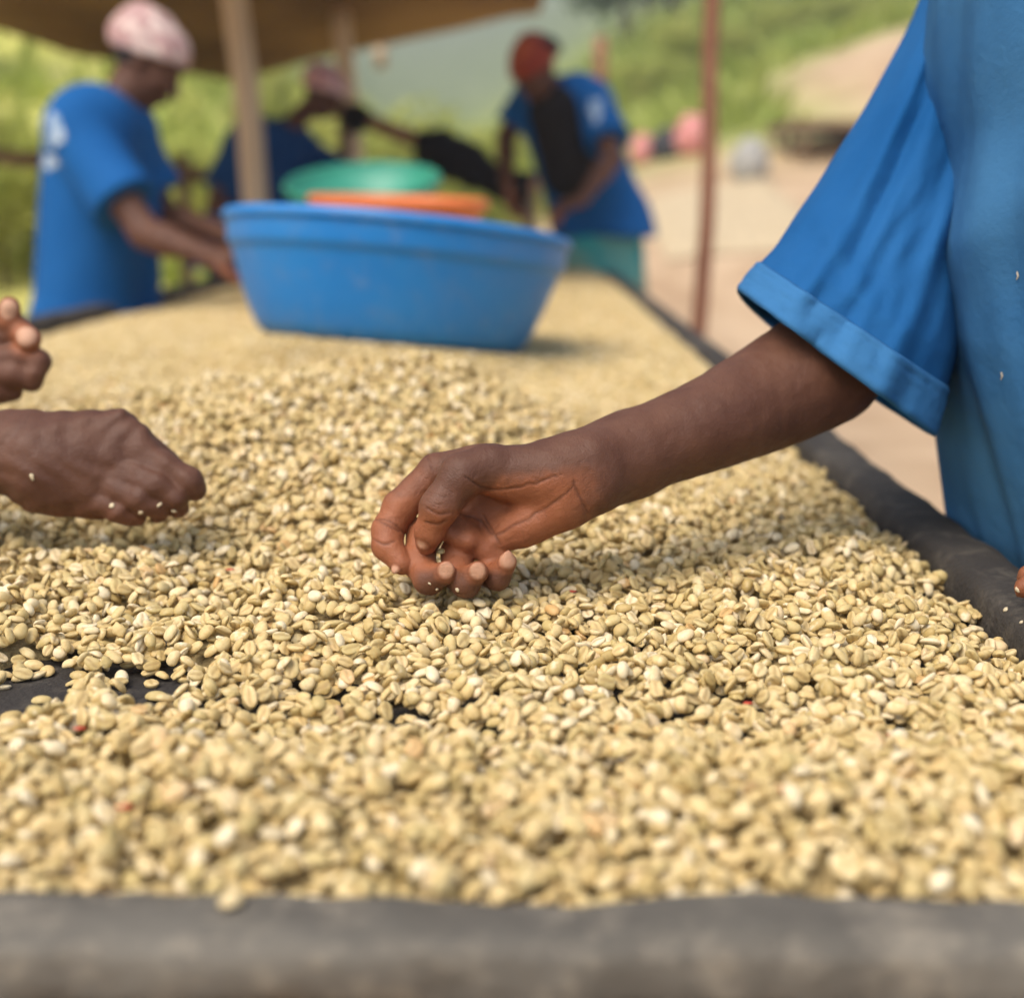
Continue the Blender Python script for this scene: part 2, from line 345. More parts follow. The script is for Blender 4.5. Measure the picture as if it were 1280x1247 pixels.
# ------------------------------------------------------------------ TERRAIN
TABLE_Z = .875            # level of the netting
RAIL_Z = .905
def sgm(a): return 1/(1+math.exp(-max(-40, min(40, a))))
def terrain(x, y):
    z = 0.0
    if y > 9: z += (min(y, 20)-9)*.19*sgm((x-.2)*.9)
    if y > 9: z += (min(y, 60)-9)*.26*sgm(-(x/y+.185)*30)
    if y > 20: z += (min(y, 60)-20)*.21*(.35+.65*sgm((x/y*14-.6)*2.0))
    if y > 60:
        t = min(y-60, 190); z += t*.14*(1+.35*math.sin(x*.018+1.1))*(.5+.5*sgm(x/y*9+1.6))
    z += 1.25*math.exp(-((x-9.2)/4.3)**4-((y-25)/3.6)**2)*(1+.5*mnoise.noise(Vector((x*.8, y*.6, 5))))
    if y > 9: z += .25*mnoise.noise(Vector((x*.12, y*.12, 0)))*min(1, (y-9)/6)
    return z + .012*mnoise.noise(Vector((x*1.5, y*1.5, 3)))
def build_ground():
    ys = list(np.concatenate([np.arange(-6, 12, .5), np.arange(12, 40, .8), np.arange(40, 100, 2.5), np.arange(100, 300, 8), [340, 420]]))
    xs_n = np.linspace(-1, 1, 121)
    v = []; g = []; yl = []; fr = []
    for y in ys:
        half = max(14, abs(y)*1.15+10)
        for u in xs_n:
            x = math.copysign(abs(u)**1.5, u)*half; z = terrain(x, y); v.append((x, y, z))
            n1 = mnoise.noise(Vector((x*.3, y*.3, 9)))
            # dirt yard on the right and round the table, grass beyond
            edge = 20.5+1.5*n1
            gr = sgm((y-edge)*1.6) if x > -.5+n1 else sgm(((y-8.0)+(x+1.2)*.6+n1*2)*1.5)
            bank = math.exp(-((x-9.2-.8*mnoise.noise(Vector((y*.5,x*.3,1))))/4.9)**4-((y-23.4)/3.2)**4)
            g.append(max(0, min(1, gr))*(1-min(1, bank*1.6))); yl.append(sgm(-(x/max(y, 1)+.16)*30)*sgm((60-y)*.3)); fr.append(sgm((y-72)*.2))
    m = len(xs_n); f = [(j*m+i, j*m+i+1, (j+1)*m+i+1, (j+1)*m+i) for j in range(len(ys)-1) for i in range(m-1)]
    me = mesh('ground', v, f); fattr(me, 'green', g); fattr(me, 'meadow_glare', yl); fattr(me, 'forest', fr)
    mt = mat('earth', (.44, .29, .165), .95, (.62, .45, .28), 1.4, 8, .35, .65, .8, 9)
    n, L, b = nodes(mt); mx = n[mt['mix']]; a = n.new('ShaderNodeAttribute'); a.attribute_name = 'green'
    t = n.new('ShaderNodeTexNoise'); t.inputs['Scale'].default_value = .55; t.inputs['Detail'].default_value = 8; L.new(n['Texture Coordinate'].outputs['Object'], t.inputs['Vector'])
    r = n.new('ShaderNodeMapRange'); r.inputs[1].default_value = .38; r.inputs[2].default_value = .62; L.new(t.outputs[0], r.inputs[0])
    gc = n.new('ShaderNodeMix'); gc.data_type = 'RGBA'; gc.inputs['A'].default_value = lin(.22, .30, .05); gc.inputs['B'].default_value = lin(.42, .47, .11); L.new(r.outputs[0], gc.inputs['Factor'])
    for nm_, ca, cb in (('meadow_glare', (.50, .50, .09), (.70, .66, .17)), ('forest', (.18, .23, .11), (.27, .32, .17))):  # left slope's sun glare is put into its overbright grass colour
        a2 = n.new('ShaderNodeAttribute'); a2.attribute_name = nm_; c1 = n.new('ShaderNodeMix'); c1.data_type = 'RGBA'; c1.inputs['A'].default_value = lin(*ca); c1.inputs['B'].default_value = lin(*cb); L.new(r.outputs[0], c1.inputs['Factor'])
        c2 = n.new('ShaderNodeMix'); c2.data_type = 'RGBA'; L.new(a2.outputs['Fac'], c2.inputs['Factor']); L.new(gc.outputs['Result'], c2.inputs['A']); L.new(c1.outputs['Result'], c2.inputs['B']); gc = c2
    x = n.new('ShaderNodeMix'); x.data_type = 'RGBA'; L.new(a.outputs['Fac'], x.inputs['Factor']); L.new(mx.outputs['Result'], x.inputs['A']); L.new(gc.outputs['Result'], x.inputs['B']); L.new(x.outputs['Result'], b.inputs['Base Color'])
    o = link('ground', me, mat=mt); o['kind'] = 'structure'
build_ground()
# grass and herbs on the slope: one mass
def build_grass():
    v = []; f = []
    for i in range(15000):
        y = random.uniform(8, 46)**1.0; x = random.uniform(-.75, .62)*y-1
        if x > -1 and y < 21: continue
        if x/y < -.13 and random.random() < .8: continue
        if math.exp(-((x-9.2)/5.0)**4-((y-23.4)/3.3)**4) > .3: continue
        z = terrain(x, y)-.02; h = random.uniform(.15, .45)*(1+y/60); wd = h*.22; a = random.uniform(0, 6.28)
        for q in range(2):
            a += 1.3; dx, dy = math.cos(a)*wd, math.sin(a)*wd; lx, ly = random.uniform(-.5, .5)*h, random.uniform(-.5, .5)*h
            n = len(v); v += [(x-dx, y-dy, z), (x+dx, y+dy, z), (x+lx+dx*.7, y+ly+dy*.7, z+h*.7), (x+lx*1.7, y+ly*1.7, z+h)]; f += [(n, n+1, n+2, n+3)]
    o = link('grass', mesh('grass', v, f), mat=M['grass'], smooth=False); tag(o, 'bright green grass and weeds covering the slope behind the yard', 'grass', kind='stuff')
build_grass()

# ------------------------------------------------------------------ TREES AND BUSHES
def crown_mesh(name, rx, rz, n, leaf, clumps, mt):
    v = []; f = []
    cs = []
    for c in range(clumps):
        d = Vector((random.gauss(0, 1), random.gauss(0, 1), random.gauss(0, 1))).normalized()*random.uniform(.25, .95)
        cs.append((Vector((d.x*rx, d.y*rx, d.z*rz)), random.uniform(.22, .42)*rx))
    for i in range(n):
        c, r = random.choice(cs); d = Vector((random.gauss(0, 1), random.gauss(0, 1), random.gauss(0, .8))).normalized()*r*random.uniform(.5, 1.08)
        p = c+d; s = leaf*random.uniform(.6, 1.4)
        nn = (d.normalized()+Vector((random.gauss(0, .5), random.gauss(0, .5), random.gauss(0, .5)+.4))).normalized()
        a = nn.cross(Vector((random.gauss(0, 1), random.gauss(0, 1), random.gauss(0, 1)))).normalized(); b = nn.cross(a)
        k = len(v); v += [p-a*s, p+b*s*.45-a*s*.1, p+a*s, p-b*s*.45-a*s*.1]; f.append((k, k+1, k+2, k+3))
    return mesh(name, v, f)
def trunk_mesh(h, r):
    m = MB(); m.tube([(0, 0, -.3), (.05*h*.1, 0, h*.4), (-.03*h*.1, .02*h, h*.8), (0, 0, h*1.15)], [r, r*.8, r*.6, r*.25], 8)
    for a in range(5):
        an = a*1.3+random.random(); m.tube([(0, 0, h*(.6+.08*a)), (math.cos(an)*h*.16, math.sin(an)*h*.16, h*(.8+.08*a)), (math.cos(an)*h*.3, math.sin(an)*h*.3, h*(.95+.08*a))], [r*.4, r*.28, r*.1], 6)
    return m.me('trunk')
CR = {}
for key, args in {'dark': (2.6, 2.4, 2600, .17, 22, 'leaf_dark'), 'mid': (2.2, 2.6, 2600, .15, 20, 'leaf_mid'), 'bright': (1.25, 1.0, 2200, .085, 20, 'leaf_bright')}.items():
    CR[key] = []
    for i in range(2):
        me = crown_mesh('crown', *args[:5], None); me.materials.append(M[args[5]]); CR[key].append(me)
TR = trunk_mesh(3.0, .15); TR.materials.append(M['bark']); TR2 = trunk_mesh(.9, .06); TR2.materials.append(M['bark'])
def tree(kind, x, y, s, label, group=None, i=0, sz=1.0):
    z = terrain(x, y)
    r = empty('bush' if kind == 'bright' else 'tree', (x, y, z), label, 'bush' if kind == 'bright' else 'tree', group)
    c = link('crown', CR[kind][i % 2]); t = link('trunk', TR2 if kind == 'bright' else TR)
    for o in (c, t): o.parent = r
    th = .9 if kind == 'bright' else 3.0
    c.location = (0, 0, (th+.35)*s*sz); c.scale = (s, s, s*sz); c.rotation_euler = (0, 0, i*1.7); t.scale = (s, s, s*sz)
    return r
def at_px(px, d): return ((px-664)/1700*d)
ORD = ['first', 'second', 'third', 'fourth', 'fifth', 'sixth', 'seventh', 'eighth', 'ninth', 'tenth', 'eleventh']
def plant(rows, fmt, group, kindkey, sz=1.0, k0=0):
    rows = sorted(rows)
    for j, (px, d, s) in enumerate(rows): tree(kindkey, at_px(px, d), d, s, fmt % ORD[j], group, j+k0, sz)
plant([(775, 44, .8), (830, 46, 1.35), (930, 45, 1.2), (1020, 50, 1.5), (1130, 52, 1.6)], 'dense dark tree on the hillside, %s from the left in the nearer row', 'dark trees in the nearer row', 'dark')
plant([(800, 62, 1.6), (860, 66, 1.8), (990, 70, 2.0), (1060, 72, 2.1)], 'tall dark tree high on the hillside, %s from the left in the rear row', 'dark trees in the rear row', 'dark', k0=3)
plant([(775, 50, 1.3), (880, 52, 1.45), (975, 56, 1.6), (1075, 58, 1.7)], 'lighter green tree among the dark ones, %s from the left', 'lighter trees on the hillside', 'mid', k0=1)
plant([(1190, 50, 1.5), (1250, 60, 1.8), (1330, 55, 1.7)], 'green hillside tree hidden by the right worker, %s from the left', 'trees behind the right worker', 'mid', k0=2)
plant([(-60, 11.5, .7), (8, 11.0, .55), (60, 11.6, .42), (232, 12.5, .42), (280, 12, .5)], 'yellow-green bush close behind the shelter, %s from the left', 'near bushes behind the shelter', 'bright')
plant([(455, 16, .95), (500, 19, .95), (598, 21, .80), (640, 17, .5)], 'loose light green bush against the pale hill, %s from the left', 'bushes against the pale hill', 'bright', k0=2)
plant([(-90, 20, 1.3), (372, 23, .9)], 'big yellow-green bush filling the gap under the roof, %s from the left', 'big bushes behind the shelter', 'bright', k0=1)
plant([(800, 27, .8), (850, 30, .88), (905, 29, .64), (960, 33, .88), (1040, 34, .96), (1100, 31, .8)], 'low bright bush on the grass slope, %s from the left', 'bushes on the grass slope', 'bright', .6, 1)

# ------------------------------------------------------------------ DRYING TABLE
XL, XR, Y0, Y1 = -1.15, .320, .497, 7.5       # inner edges
table = empty('drying_table', ((XL+XR)/2, 5, 0), 'long raised drying table edged with black netting, full of pale coffee beans', 'drying table')
# netting sheet
def net_sheet():
    nx, ny = 40, 200; v = []
    for j in range(ny+1):
        for i in range(nx+1):
            x = XL-.02+(XR-XL+.04)*i/nx; y = Y0-.02+(Y1-Y0+.04)*(j/ny)**1.3
            v.append((x, y, TABLE_Z+.002*mnoise.noise(Vector((x*9, y*9, 0)))))
    f = [(j*(nx+1)+i, j*(nx+1)+i+1, (j+1)*(nx+1)+i+1, (j+1)*(nx+1)+i) for j in range(ny) for i in range(nx)]
    return mesh('netting', v, f)
link('netting', net_sheet(), table, mat=M['net'])
def rail(name, a, b, wid, hgt, mt, n=160, seed=0, top=RAIL_Z, wr=1.0, pw=1.0, lf=1.0):
    """beam wrapped in sheeting: rounded section swept from a to b with sags, folds and wrinkles"""
    a = Vector(a); b = Vector(b); t = (b-a).normalized(); s = Vector((-t.y, t.x, 0)); ln = (b-a).length
    m = 22; v = []; f = []
    for i in range(n+1):
        u = (i/n)**pw; p = a+t*ln*u; q = ln*u
        lift = lf*.0035*mnoise.noise(Vector((q*3.1+seed, 0, 0)))+.0022*mnoise.noise(Vector((q*11+seed, 5, 0)))
        for k_ in range(m):
            th = 2*math.pi*k_/m; c, sn = math.cos(th), math.sin(th)
            ex = .55
            x = math.copysign(abs(c)**ex, c)*wid/2; z = math.copysign(abs(sn)**ex, sn)*hgt/2
            wv = wr*(.0030*mnoise.noise(Vector((q*14+seed, th*1.2, 1)))+.0018*mnoise.noise(Vector((q*45+seed, th*.7, 2))))
            r = 1+wv/(wid/2)
            pt = p+s*x*r+Vector((0, 0, z*r-hgt/2+lift)); v.append((pt.x, pt.y, top+pt.z))
    for i in range(n):
        for k_ in range(m): f.append((i*m+k_, i*m+(k_+1) % m, (i+1)*m+(k_+1) % m, (i+1)*m+k_))
    f.append(tuple(range(m))[::-1]); f.append(tuple(n*m+k_ for k_ in range(m)))
    return mesh(name, v, f)
RW = .056
link('side_rail', rail('side_rail', (XR+RW/2, .30, 0), (XR+RW/2, Y1+.03, 0), RW, .05, M['net'], 460, 1.3, RAIL_Z+.002, .7, 1.6, .35), table, mat=M['net'])
link('side_rail', rail('side_rail', (XL-.04, .30, 0), (XL-.04, Y1+.03, 0), .08, .06, M['net'], 300, 8.1, RAIL_Z+.012, 1.2, 1.3), table, mat=M['net'])
o = link('end_rail', rail('end_rail', (XL-RW, Y0-.024, 0), (XR-.001, Y0-.024, 0), .044, .030, M['net_dusty'], 300, 4.4, RAIL_Z+.002, 1.3), table, mat=M['net_dusty'])
o['label'] = 'dusty grey wrapped rail at the near end'
link('end_rail', rail('end_rail', (XL, Y1+.026, 0), (XR, Y1+.026, 0), .05, .05, M['net'], 60, 2.4, RAIL_Z), table, mat=M['net'])
m = MB(); m.box(((XL+XR)/2, Y0-.040, .841), (XR-XL+.18, .05, .070)); link('cross_beam', m.me('cross_beam'), table, mat=M['wood'], smooth=False)
y = 1.6
while y < 7.4:
    m = MB(); m.box(((XL+XR)/2, y, .825), (XR-XL+.1, .05, .06)); link('cross_beam', m.me('cross_beam'), table, mat=M['wood'], smooth=False)
    y += 1.43
for xs in (XL-.026, XR+.026):
    m = MB(); m.box((xs, 4.0, .826), (.04, 7.0, .054)); link('side_beam', m.me('side_beam'), table, mat=M['wood'], smooth=False)
    for y in (.62, 2.9, 5.2, 7.4):
        m = MB(); m.tube([(xs, y, -.1), (xs+.006, y, .4), (xs, y, .80)], [.032, .030, .028], 10, wob=.1, seed=y); link('leg', m.me('leg'), table, mat=M['wood'])

# ---- bean surface height over the netting
patches = [(22, 880, .026, .026), (196, 860, .018, .0075), (190, 880, .007, .005), (516, 909, .011, .0042), (1196, 757, .018, .0055), (132, 713, .013, .006), (420, 888, .006, .0042), (1266, 797, .014, .006)]
def hit_plane(px, py, z):
    d0 = P(px, py, 1.0); dz = d0[2]-CAMZ; return P(px, py, (z-CAMZ)/dz)
PW = [(hit_plane(a, b, TABLE_Z+.004), rx, ry*1.9) for (a, b, rx, ry) in patches]
BT = P(488, 424, 2.42)          # where the blue tub's bottom sits
def Hs(x, y):
    """bean depth above the netting, vectorised"""
    x = np.asarray(x, float); y = np.asarray(y, float)
    h = .013+.0*x
    h = h+.112*np.exp(-(((x+.12)/np.where(x > -.12, .165, .40))**2)-((y-1.50)/np.where(y < 1.5, .40, .28))**2)
    h = h+.030*np.exp(-(((x+.70)/.35)**2)-((y-1.6)/.5)**2)
    h = h+.016*np.exp(-(((x-.20)/.16)**2)-((y-1.15)/.35)**2)
    h = h+.022*sst(.72, .585, y)                                  # the front bank
    h = h+.026*sst(1.9, 2.5, y)*sst(XL+.02, XL+.35, x)
    h = h-.022*np.exp(-((x+.24)/.07)**2-((y-1.04)/.10)**2)          # hollow raked beside the left hand
    h = h+.004*np.sin(x*23+1.3)*np.sin(y*19+.7)+.0025*np.sin(x*51+y*37)
    dx, dy = x-BT[0], y-BT[1]; rt_ = np.hypot(dx, dy)             # the beans bank up under the tilted tub
    pl = np.clip(BT[2]-.010-TABLE_Z-dx*.085-dy*.101, .012, .10)-.001
    wt = sst(.37, .22, rt_); h = h*(1-wt)+pl*wt
    h = h*(1-.55*sst(XR-.07, XR+.01, x))*(1-.6*sst(XL+.12, XL, x))
    hf = np.minimum(h, .026+.004*np.sin(x*13+2)) ; h = np.where(y < .56, hf+(h-hf)*sst(.50, .56, y), h)
    for (c, rx, ry) in PW:
        q = np.sqrt(((x-c[0])/rx)**2+((y-c[1])/ry)**2)+.12*np.sin(np.arctan2(y-c[1], x-c[0])*3+c[0]*50)
        h = np.minimum(h, np.maximum(-.005, .62*(q-.85)*min(rx, ry)))
    return h
# ---- bean prototypes
def bean_mesh(var):
    a, b_, c = [(.0057, .0042, .0033), (.0062, .0043, .0031), (.0051, .0042, .0035), (.0059, .0039, .0030), (.0050, .0036, .0036), (.0052, .0041, .0026)][var]
    warp = [0, 0, .1, .12, .0, .38][var]
    nu, nv = 10, 18; v = []; cr = []; f = []
    r_ = random.Random(var)
    bend = r_.uniform(-.1, .1)
    for i in range(nu+1):
        th = math.pi*i/nu; x = -math.cos(th); s = math.sin(th)**.85
        for j in range(nv):
            ph = 2*math.pi*j/nv; y = s*math.cos(ph); z = s*math.sin(ph); cc = 0
            if z < 0:
                z = z*.42
                sx = y-.10*math.sin(x*3)
                g = math.exp(-(sx/.17)**2)*(1-abs(x)**3); z += g*.30*(s > .01); cc = g*.9
            wv = 1+warp*mnoise.noise(Vector((x*1.6+var*3, y*1.6, z*1.6))); v.append((x*a*(1+.04*y)*wv, (y+bend*x*x)*b_*(1-.08*x)*wv, z*c*wv+warp*.0016*y*y-warp*.001*x)); cr.append(cc if s > .05 else 0)
    for i in range(nu):
        for j in range(nv): f.append((i*nv+j, (i+1)*nv+j, (i+1)*nv+(j+1) % nv, i*nv+(j+1) % nv))
    me = mesh('coffee_bean', v, f); fattr(me, 'crease', cr); me.materials.append(M['bean'])
    me.polygons.foreach_set('use_smooth', np.ones(len(me.polygons), bool)); return me
BM = [bean_mesh(i) for i in range(6)]
# ---- drop beans one by one on a height grid so that they rest on each other
CELL = .0012
gx0, gx1, gy0, gy1 = -.70, XR+.004, Y0-.004, 1.95
NX, NY = int((gx1-gx0)/CELL)+1, int((gy1-gy0)/CELL)+1
GX, GY = np.meshgrid(gx0+CELL*np.arange(NX), gy0+CELL*np.arange(NY), indexing='ij')
HH = Hs(GX, GY); THK = .0105
hm = (TABLE_Z+np.maximum(HH-THK, -.0005)).astype(np.float64)
foot = []
for k in range(16):
    ph = math.pi*k/16; R_ = 5; X_, Y_ = np.meshgrid(np.arange(-R_, R_+1)*CELL, np.arange(-R_, R_+1)*CELL, indexing='ij')
    u = X_*math.cos(ph)+Y_*math.sin(ph); v_ = -X_*math.sin(ph)+Y_*math.cos(ph); q = (u/.0056)**2+(v_/.0042)**2
    mk = q < 1; zz = np.sqrt(np.clip(1-q, 0, 1)); foot.append((mk, np.where(mk, .0023*zz, 0), u, v_))
def frustum_x(y): # visible half-range with a margin for a step aside
    return (-664/1700*y*1.0-.14, (1280-664)/1700*y+.12)
beans = []
NB = int(2.95e4*(gx1-gx0)*(gy1-gy0)*.80)
bx = rng.uniform(gx0, gx1, NB); by = rng.uniform(gy0, gy1, NB); bk = rng.integers(0, 16, NB)
dens = np.clip((Hs(bx, by)-.001)/THK, 0, 1); keep = rng.random(NB) < dens
lohi = [(-664/1700*y-.36, 1) for y in by]; keep &= (bx > np.array([a for a, _ in lohi]))
bx, by, bk = bx[keep], by[keep], bk[keep]
R_ = 5
for i in range(len(bx)):
    best = None; k = bk[i]; mk, zz, u, v_ = foot[k]
    for c in range(3):
        x = bx[i]+(random.uniform(-.004, .004) if c else 0); y = by[i]+(random.uniform(-.004, .004) if c else 0)
        ix = int((x-gx0)/CELL); iy = int((y-gy0)/CELL)
        if ix < R_ or iy < R_ or ix >= NX-R_ or iy >= NY-R_: continue
        sub = hm[ix-R_:ix+R_+1, iy-R_:iy+R_+1]
        z = (sub+zz)[mk].max()
        if best is None or z < best[0]: best = (z, ix, iy, x, y)
    if best is None: continue
    z, ix, iy, x, y = best; sub = hm[ix-R_:ix+R_+1, iy-R_:iy+R_+1]
    if z-.0024 > TABLE_Z+HH[ix, iy]+.0062: continue
    ms = sub[mk]; uu = u[mk]; vv = v_[mk]; mz = ms.mean()
    su = ((ms-mz)*uu).sum()/(uu*uu).sum(); sv = ((ms-mz)*vv).sum()/(vv*vv).sum()
    z = z*.72+(mz+.0023)*.28
    sub[mk] = np.maximum(ms, z+zz[mk])
    beans.append((x, y, z, math.pi*k/16+(math.pi if random.random() < .5 else 0), su, sv))
B = np.array(beans)
nb = len(B)
flip = rng.random(nb) < .42
def bean_rot(yaw, su, sv, fl, jit):
    """matrix whose x axis is the long axis"""
    m = Matrix.Rotation(yaw, 3, 'Z'); sgn = 1
    m = m @ Matrix.Rotation(-math.atan(max(-1.3, min(1.3, su))), 3, 'Y') @ Matrix.Rotation(math.atan(max(-1.3, min(1.3, sv)))+(math.pi if fl else 0)+jit, 3, 'X')
    return m
jit = rng.normal(0, .30, nb)
# yaw beyond pi flips the sign of the slopes
ROT = []
for i in range(nb):
    yaw = B[i, 3]; su, sv = B[i, 4], B[i, 5]
    if yaw >= math.pi: su, sv = -su, -sv
    ROT.append(bean_rot(yaw, su, sv, flip[i], jit[i]))
scl = rng.uniform(.90, 1.14, nb)
# visible top layer: nothing much above the bean's centre
ixs = ((B[:, 0]-gx0)/CELL).astype(int); iys = ((B[:, 1]-gy0)/CELL).astype(int)
top = hm[ixs, iys]-B[:, 2] < .0028
vv_ = B[:, 1]*_cp  # camera distance drives the size in the picture
px_ = 664+B[:, 0]/B[:, 1]*1700
cand = np.where(top & (px_ > 8) & (px_ < 1272) & (B[:, 1] > Y0+.012))[0]
cand = cand[np.argsort(B[cand, 1])][:290]
sel = set(cand.tolist())
bcol = bpy.data.collections.new('coffee beans'); COL.children.link(bcol)
GL = 'blurred pale coffee bean in the front bank close to the dusty grey end rail'
def put_bean(loc, rot, var, s, label=GL, group='loose coffee beans along the near end rail', mt=None, name='coffee_bean'):
    o = bpy.data.objects.new(name, BM[var]); bcol.objects.link(o)
    o.matrix_world = Matrix.LocRotScale(Vector(loc), rot, Vector((s, s, s))); tag(o, label, 'coffee bean', group); return o
var = rng.choice(6, nb, p=[.2, .2, .2, .18, .08, .14])
for i in cand: put_bean(B[i, :3], ROT[i], int(var[i]), float(scl[i]))
rest = np.array([i for i in range(nb) if i not in sel])
# ---- far beans: a loose single layer on the bed
fx = []; 
N2 = 95000
x2 = rng.uniform(XL+.005, XR-.004, N2); y2 = 1.93+(5.2-1.93)*rng.random(N2)**1.25
k2 = (x2 > -664/1700*y2-.15) & (x2 < 616/1700*y2+.1)
x2, y2 = x2[k2], y2[k2]
# left of the dropped zone, near the left hand
N3 = 15000; x3 = rng.uniform(XL+.005, gx0+.01, N3); y3 = rng.uniform(.9, 1.95, N3); k3 = x3 > -664/1700*y3-.2
x2 = np.concatenate([x2, x3[k3]]); y2 = np.concatenate([y2, y3[k3]])
z2 = TABLE_Z+Hs(x2, y2)-.001+rng.uniform(-.0035, .0025, len(x2))
E2 = np.stack([rng.normal(0, .55, len(x2))+math.pi*(rng.random(len(x2)) < .45), rng.normal(0, .45, len(x2)), rng.uniform(0, 6.28, len(x2))], 1)
E1 = np.array([tuple(ROT[i].to_euler('XYZ')) for i in rest])
pts = np.concatenate([B[rest, :3], np.stack([x2, y2, z2], 1)]); eul = np.concatenate([E1, E2])
sc_ = np.concatenate([scl[rest], rng.uniform(.9, 1.15, len(x2))]); vr = np.concatenate([var[rest], rng.integers(0, 6, len(x2))])
# ---- bed under the beans
bed_v = []; bed_f = []
def bed_grid(xa, xb, ya, yb, nx, ny, off):
    n0 = len(bed_v)
    xs = np.linspace(xa, xb, nx+1); ys = np.linspace(ya, yb, ny+1); X, Y = np.meshgrid(xs, ys, indexing='ij'); Hq = Hs(X, Y); Z = TABLE_Z+Hq-off-(.012*(Hq < .020) if off > .01 else 0)
    for i in range(nx+1):
        for j in range(ny+1): bed_v.append((X[i, j], Y[i, j], Z[i, j]))
    m_ = ny+1
    for i in range(nx):
        for j in range(ny): bed_f.append((n0+i*m_+j, n0+(i+1)*m_+j, n0+(i+1)*m_+j+1, n0+i*m_+j+1))
bed_grid(XL-.004, XR+.004, Y0-.006, 1.95, 190, 170, .0125)
bed_grid(XL-.004, XR+.004, 1.95, Y1, 60, 240, .0035)
nbed = len(bed_v)
me = bpy.data.meshes.new('coffee_beans')
allv = np.concatenate([np.array(bed_v), pts])
me.from_pydata([tuple(a) for a in allv], [], bed_f); me.update()
inst = np.zeros(len(allv)); inst[nbed:] = 1
a = me.attributes.new('inst', 'BOOLEAN', 'POINT'); a.data.foreach_set('value', inst.astype(bool))
a = me.attributes.new('rot', 'FLOAT_VECTOR', 'POINT'); a.data.foreach_set('vector', np.concatenate([np.zeros((nbed, 3)), eul]).astype(np.float32).ravel())
fattr(me, 'scl', np.concatenate([np.ones(nbed), sc_]))
a = me.attributes.new('var', 'INT', 'POINT'); a.data.foreach_set('value', np.concatenate([np.zeros(nbed), vr]).astype(np.int32))
heap = link('coffee_beans', me, mat=M['bean_bed'])
tag(heap, 'heaped layer of pale green-yellow coffee beans spread over the whole drying table', 'coffee beans', kind='stuff')
# instancing tree; the shapes come from four of the beans that lie in the front bank
protos = {}
for o in list(bcol.objects):
    for q in range(6):
        if o.data == BM[q] and q not in protos: protos[q] = o
ng = bpy.data.node_groups.new('beans', 'GeometryNodeTree'); N = ng.nodes; Lk = ng.links
ng.interface.new_socket('Geometry', in_out='INPUT', socket_type='NodeSocketGeometry'); ng.interface.new_socket('Geometry', in_out='OUTPUT', socket_type='NodeSocketGeometry')
gi = N.new('NodeGroupInput'); go = N.new('NodeGroupOutput'); jn = N.new('GeometryNodeJoinGeometry')
def nattr(nm, ty):
    a = N.new('GeometryNodeInputNamedAttribute'); a.data_type = ty; a.inputs['Name'].default_value = nm; return a.outputs['Attribute']
for q in range(6):
    mp = N.new('GeometryNodeMeshToPoints'); Lk.new(gi.outputs[0], mp.inputs['Mesh'])
    cmp_ = N.new('FunctionNodeCompare'); cmp_.data_type = 'INT'; cmp_.operation = 'EQUAL'; Lk.new(nattr('var', 'INT'), cmp_.inputs['A']) if False else None
    ia = [s for s in cmp_.inputs if s.type == 'INT']; Lk.new(nattr('var', 'INT'), ia[0]); ia[1].default_value = q
    an = N.new('FunctionNodeBooleanMath'); an.operation = 'AND'; Lk.new(cmp_.outputs[0], an.inputs[0]); Lk.new(nattr('inst', 'BOOLEAN'), an.inputs[1])
    Lk.new(an.outputs[0], mp.inputs['Selection'])
    ip = N.new('GeometryNodeInstanceOnPoints'); Lk.new(mp.outputs[0], ip.inputs['Points'])
    ob = N.new('GeometryNodeObjectInfo'); ob.transform_space = 'ORIGINAL'; ob.inputs['Object'].default_value = protos[q]; ob.inputs['As Instance'].default_value = False
    Lk.new(ob.outputs['Geometry'], ip.inputs['Instance'])
    er = N.new('FunctionNodeEulerToRotation'); Lk.new(nattr('rot', 'FLOAT_VECTOR'), er.inputs[0]); Lk.new(er.outputs[0], ip.inputs['Rotation'])
    Lk.new(nattr('scl', 'FLOAT'), ip.inputs['Scale']); Lk.new(ip.outputs[0], jn.inputs[0])
Lk.new(gi.outputs[0], jn.inputs[0]); Lk.new(jn.outputs[0], go.inputs[0])
md = heap.modifiers.new('beans', 'NODES'); md.node_group = ng

# ---- special beans
def zsurf(x, y): return TABLE_Z+float(Hs(x, y))
p = hit_plane(52, 872, TABLE_Z+.004); put_bean((p[0], p[1], TABLE_Z+.0022), Matrix.Rotation(.1, 3, 'Z'), 1, 1.0, 'single coffee bean lying alone on the bare black netting patch at the far left', None)
p = hit_plane(14, 893, TABLE_Z+.004); put_bean((p[0], p[1], TABLE_Z+.0024), Matrix.Rotation(.7, 3, 'Z'), 0, 1.15, 'round pale bean at the left rim of the large bare netting patch', None)
p = hit_plane(196, 868, TABLE_Z+.004); put_bean((p[0], p[1], TABLE_Z+.0024), Matrix.Rotation(-.3, 3, 'Z'), 1, 1.2, 'large bean in the narrow bare netting slit at the left', None)
p = hit_plane(288, 1128, RAIL_Z+.006); put_bean((p[0], p[1]+.004, RAIL_Z+.0048), Matrix.Rotation(1.2, 3, 'Z') @ Matrix.Rotation(-.2, 3, 'X'), 2, 1.1, 'lone bean that has spilled onto the dusty grey end rail', None)

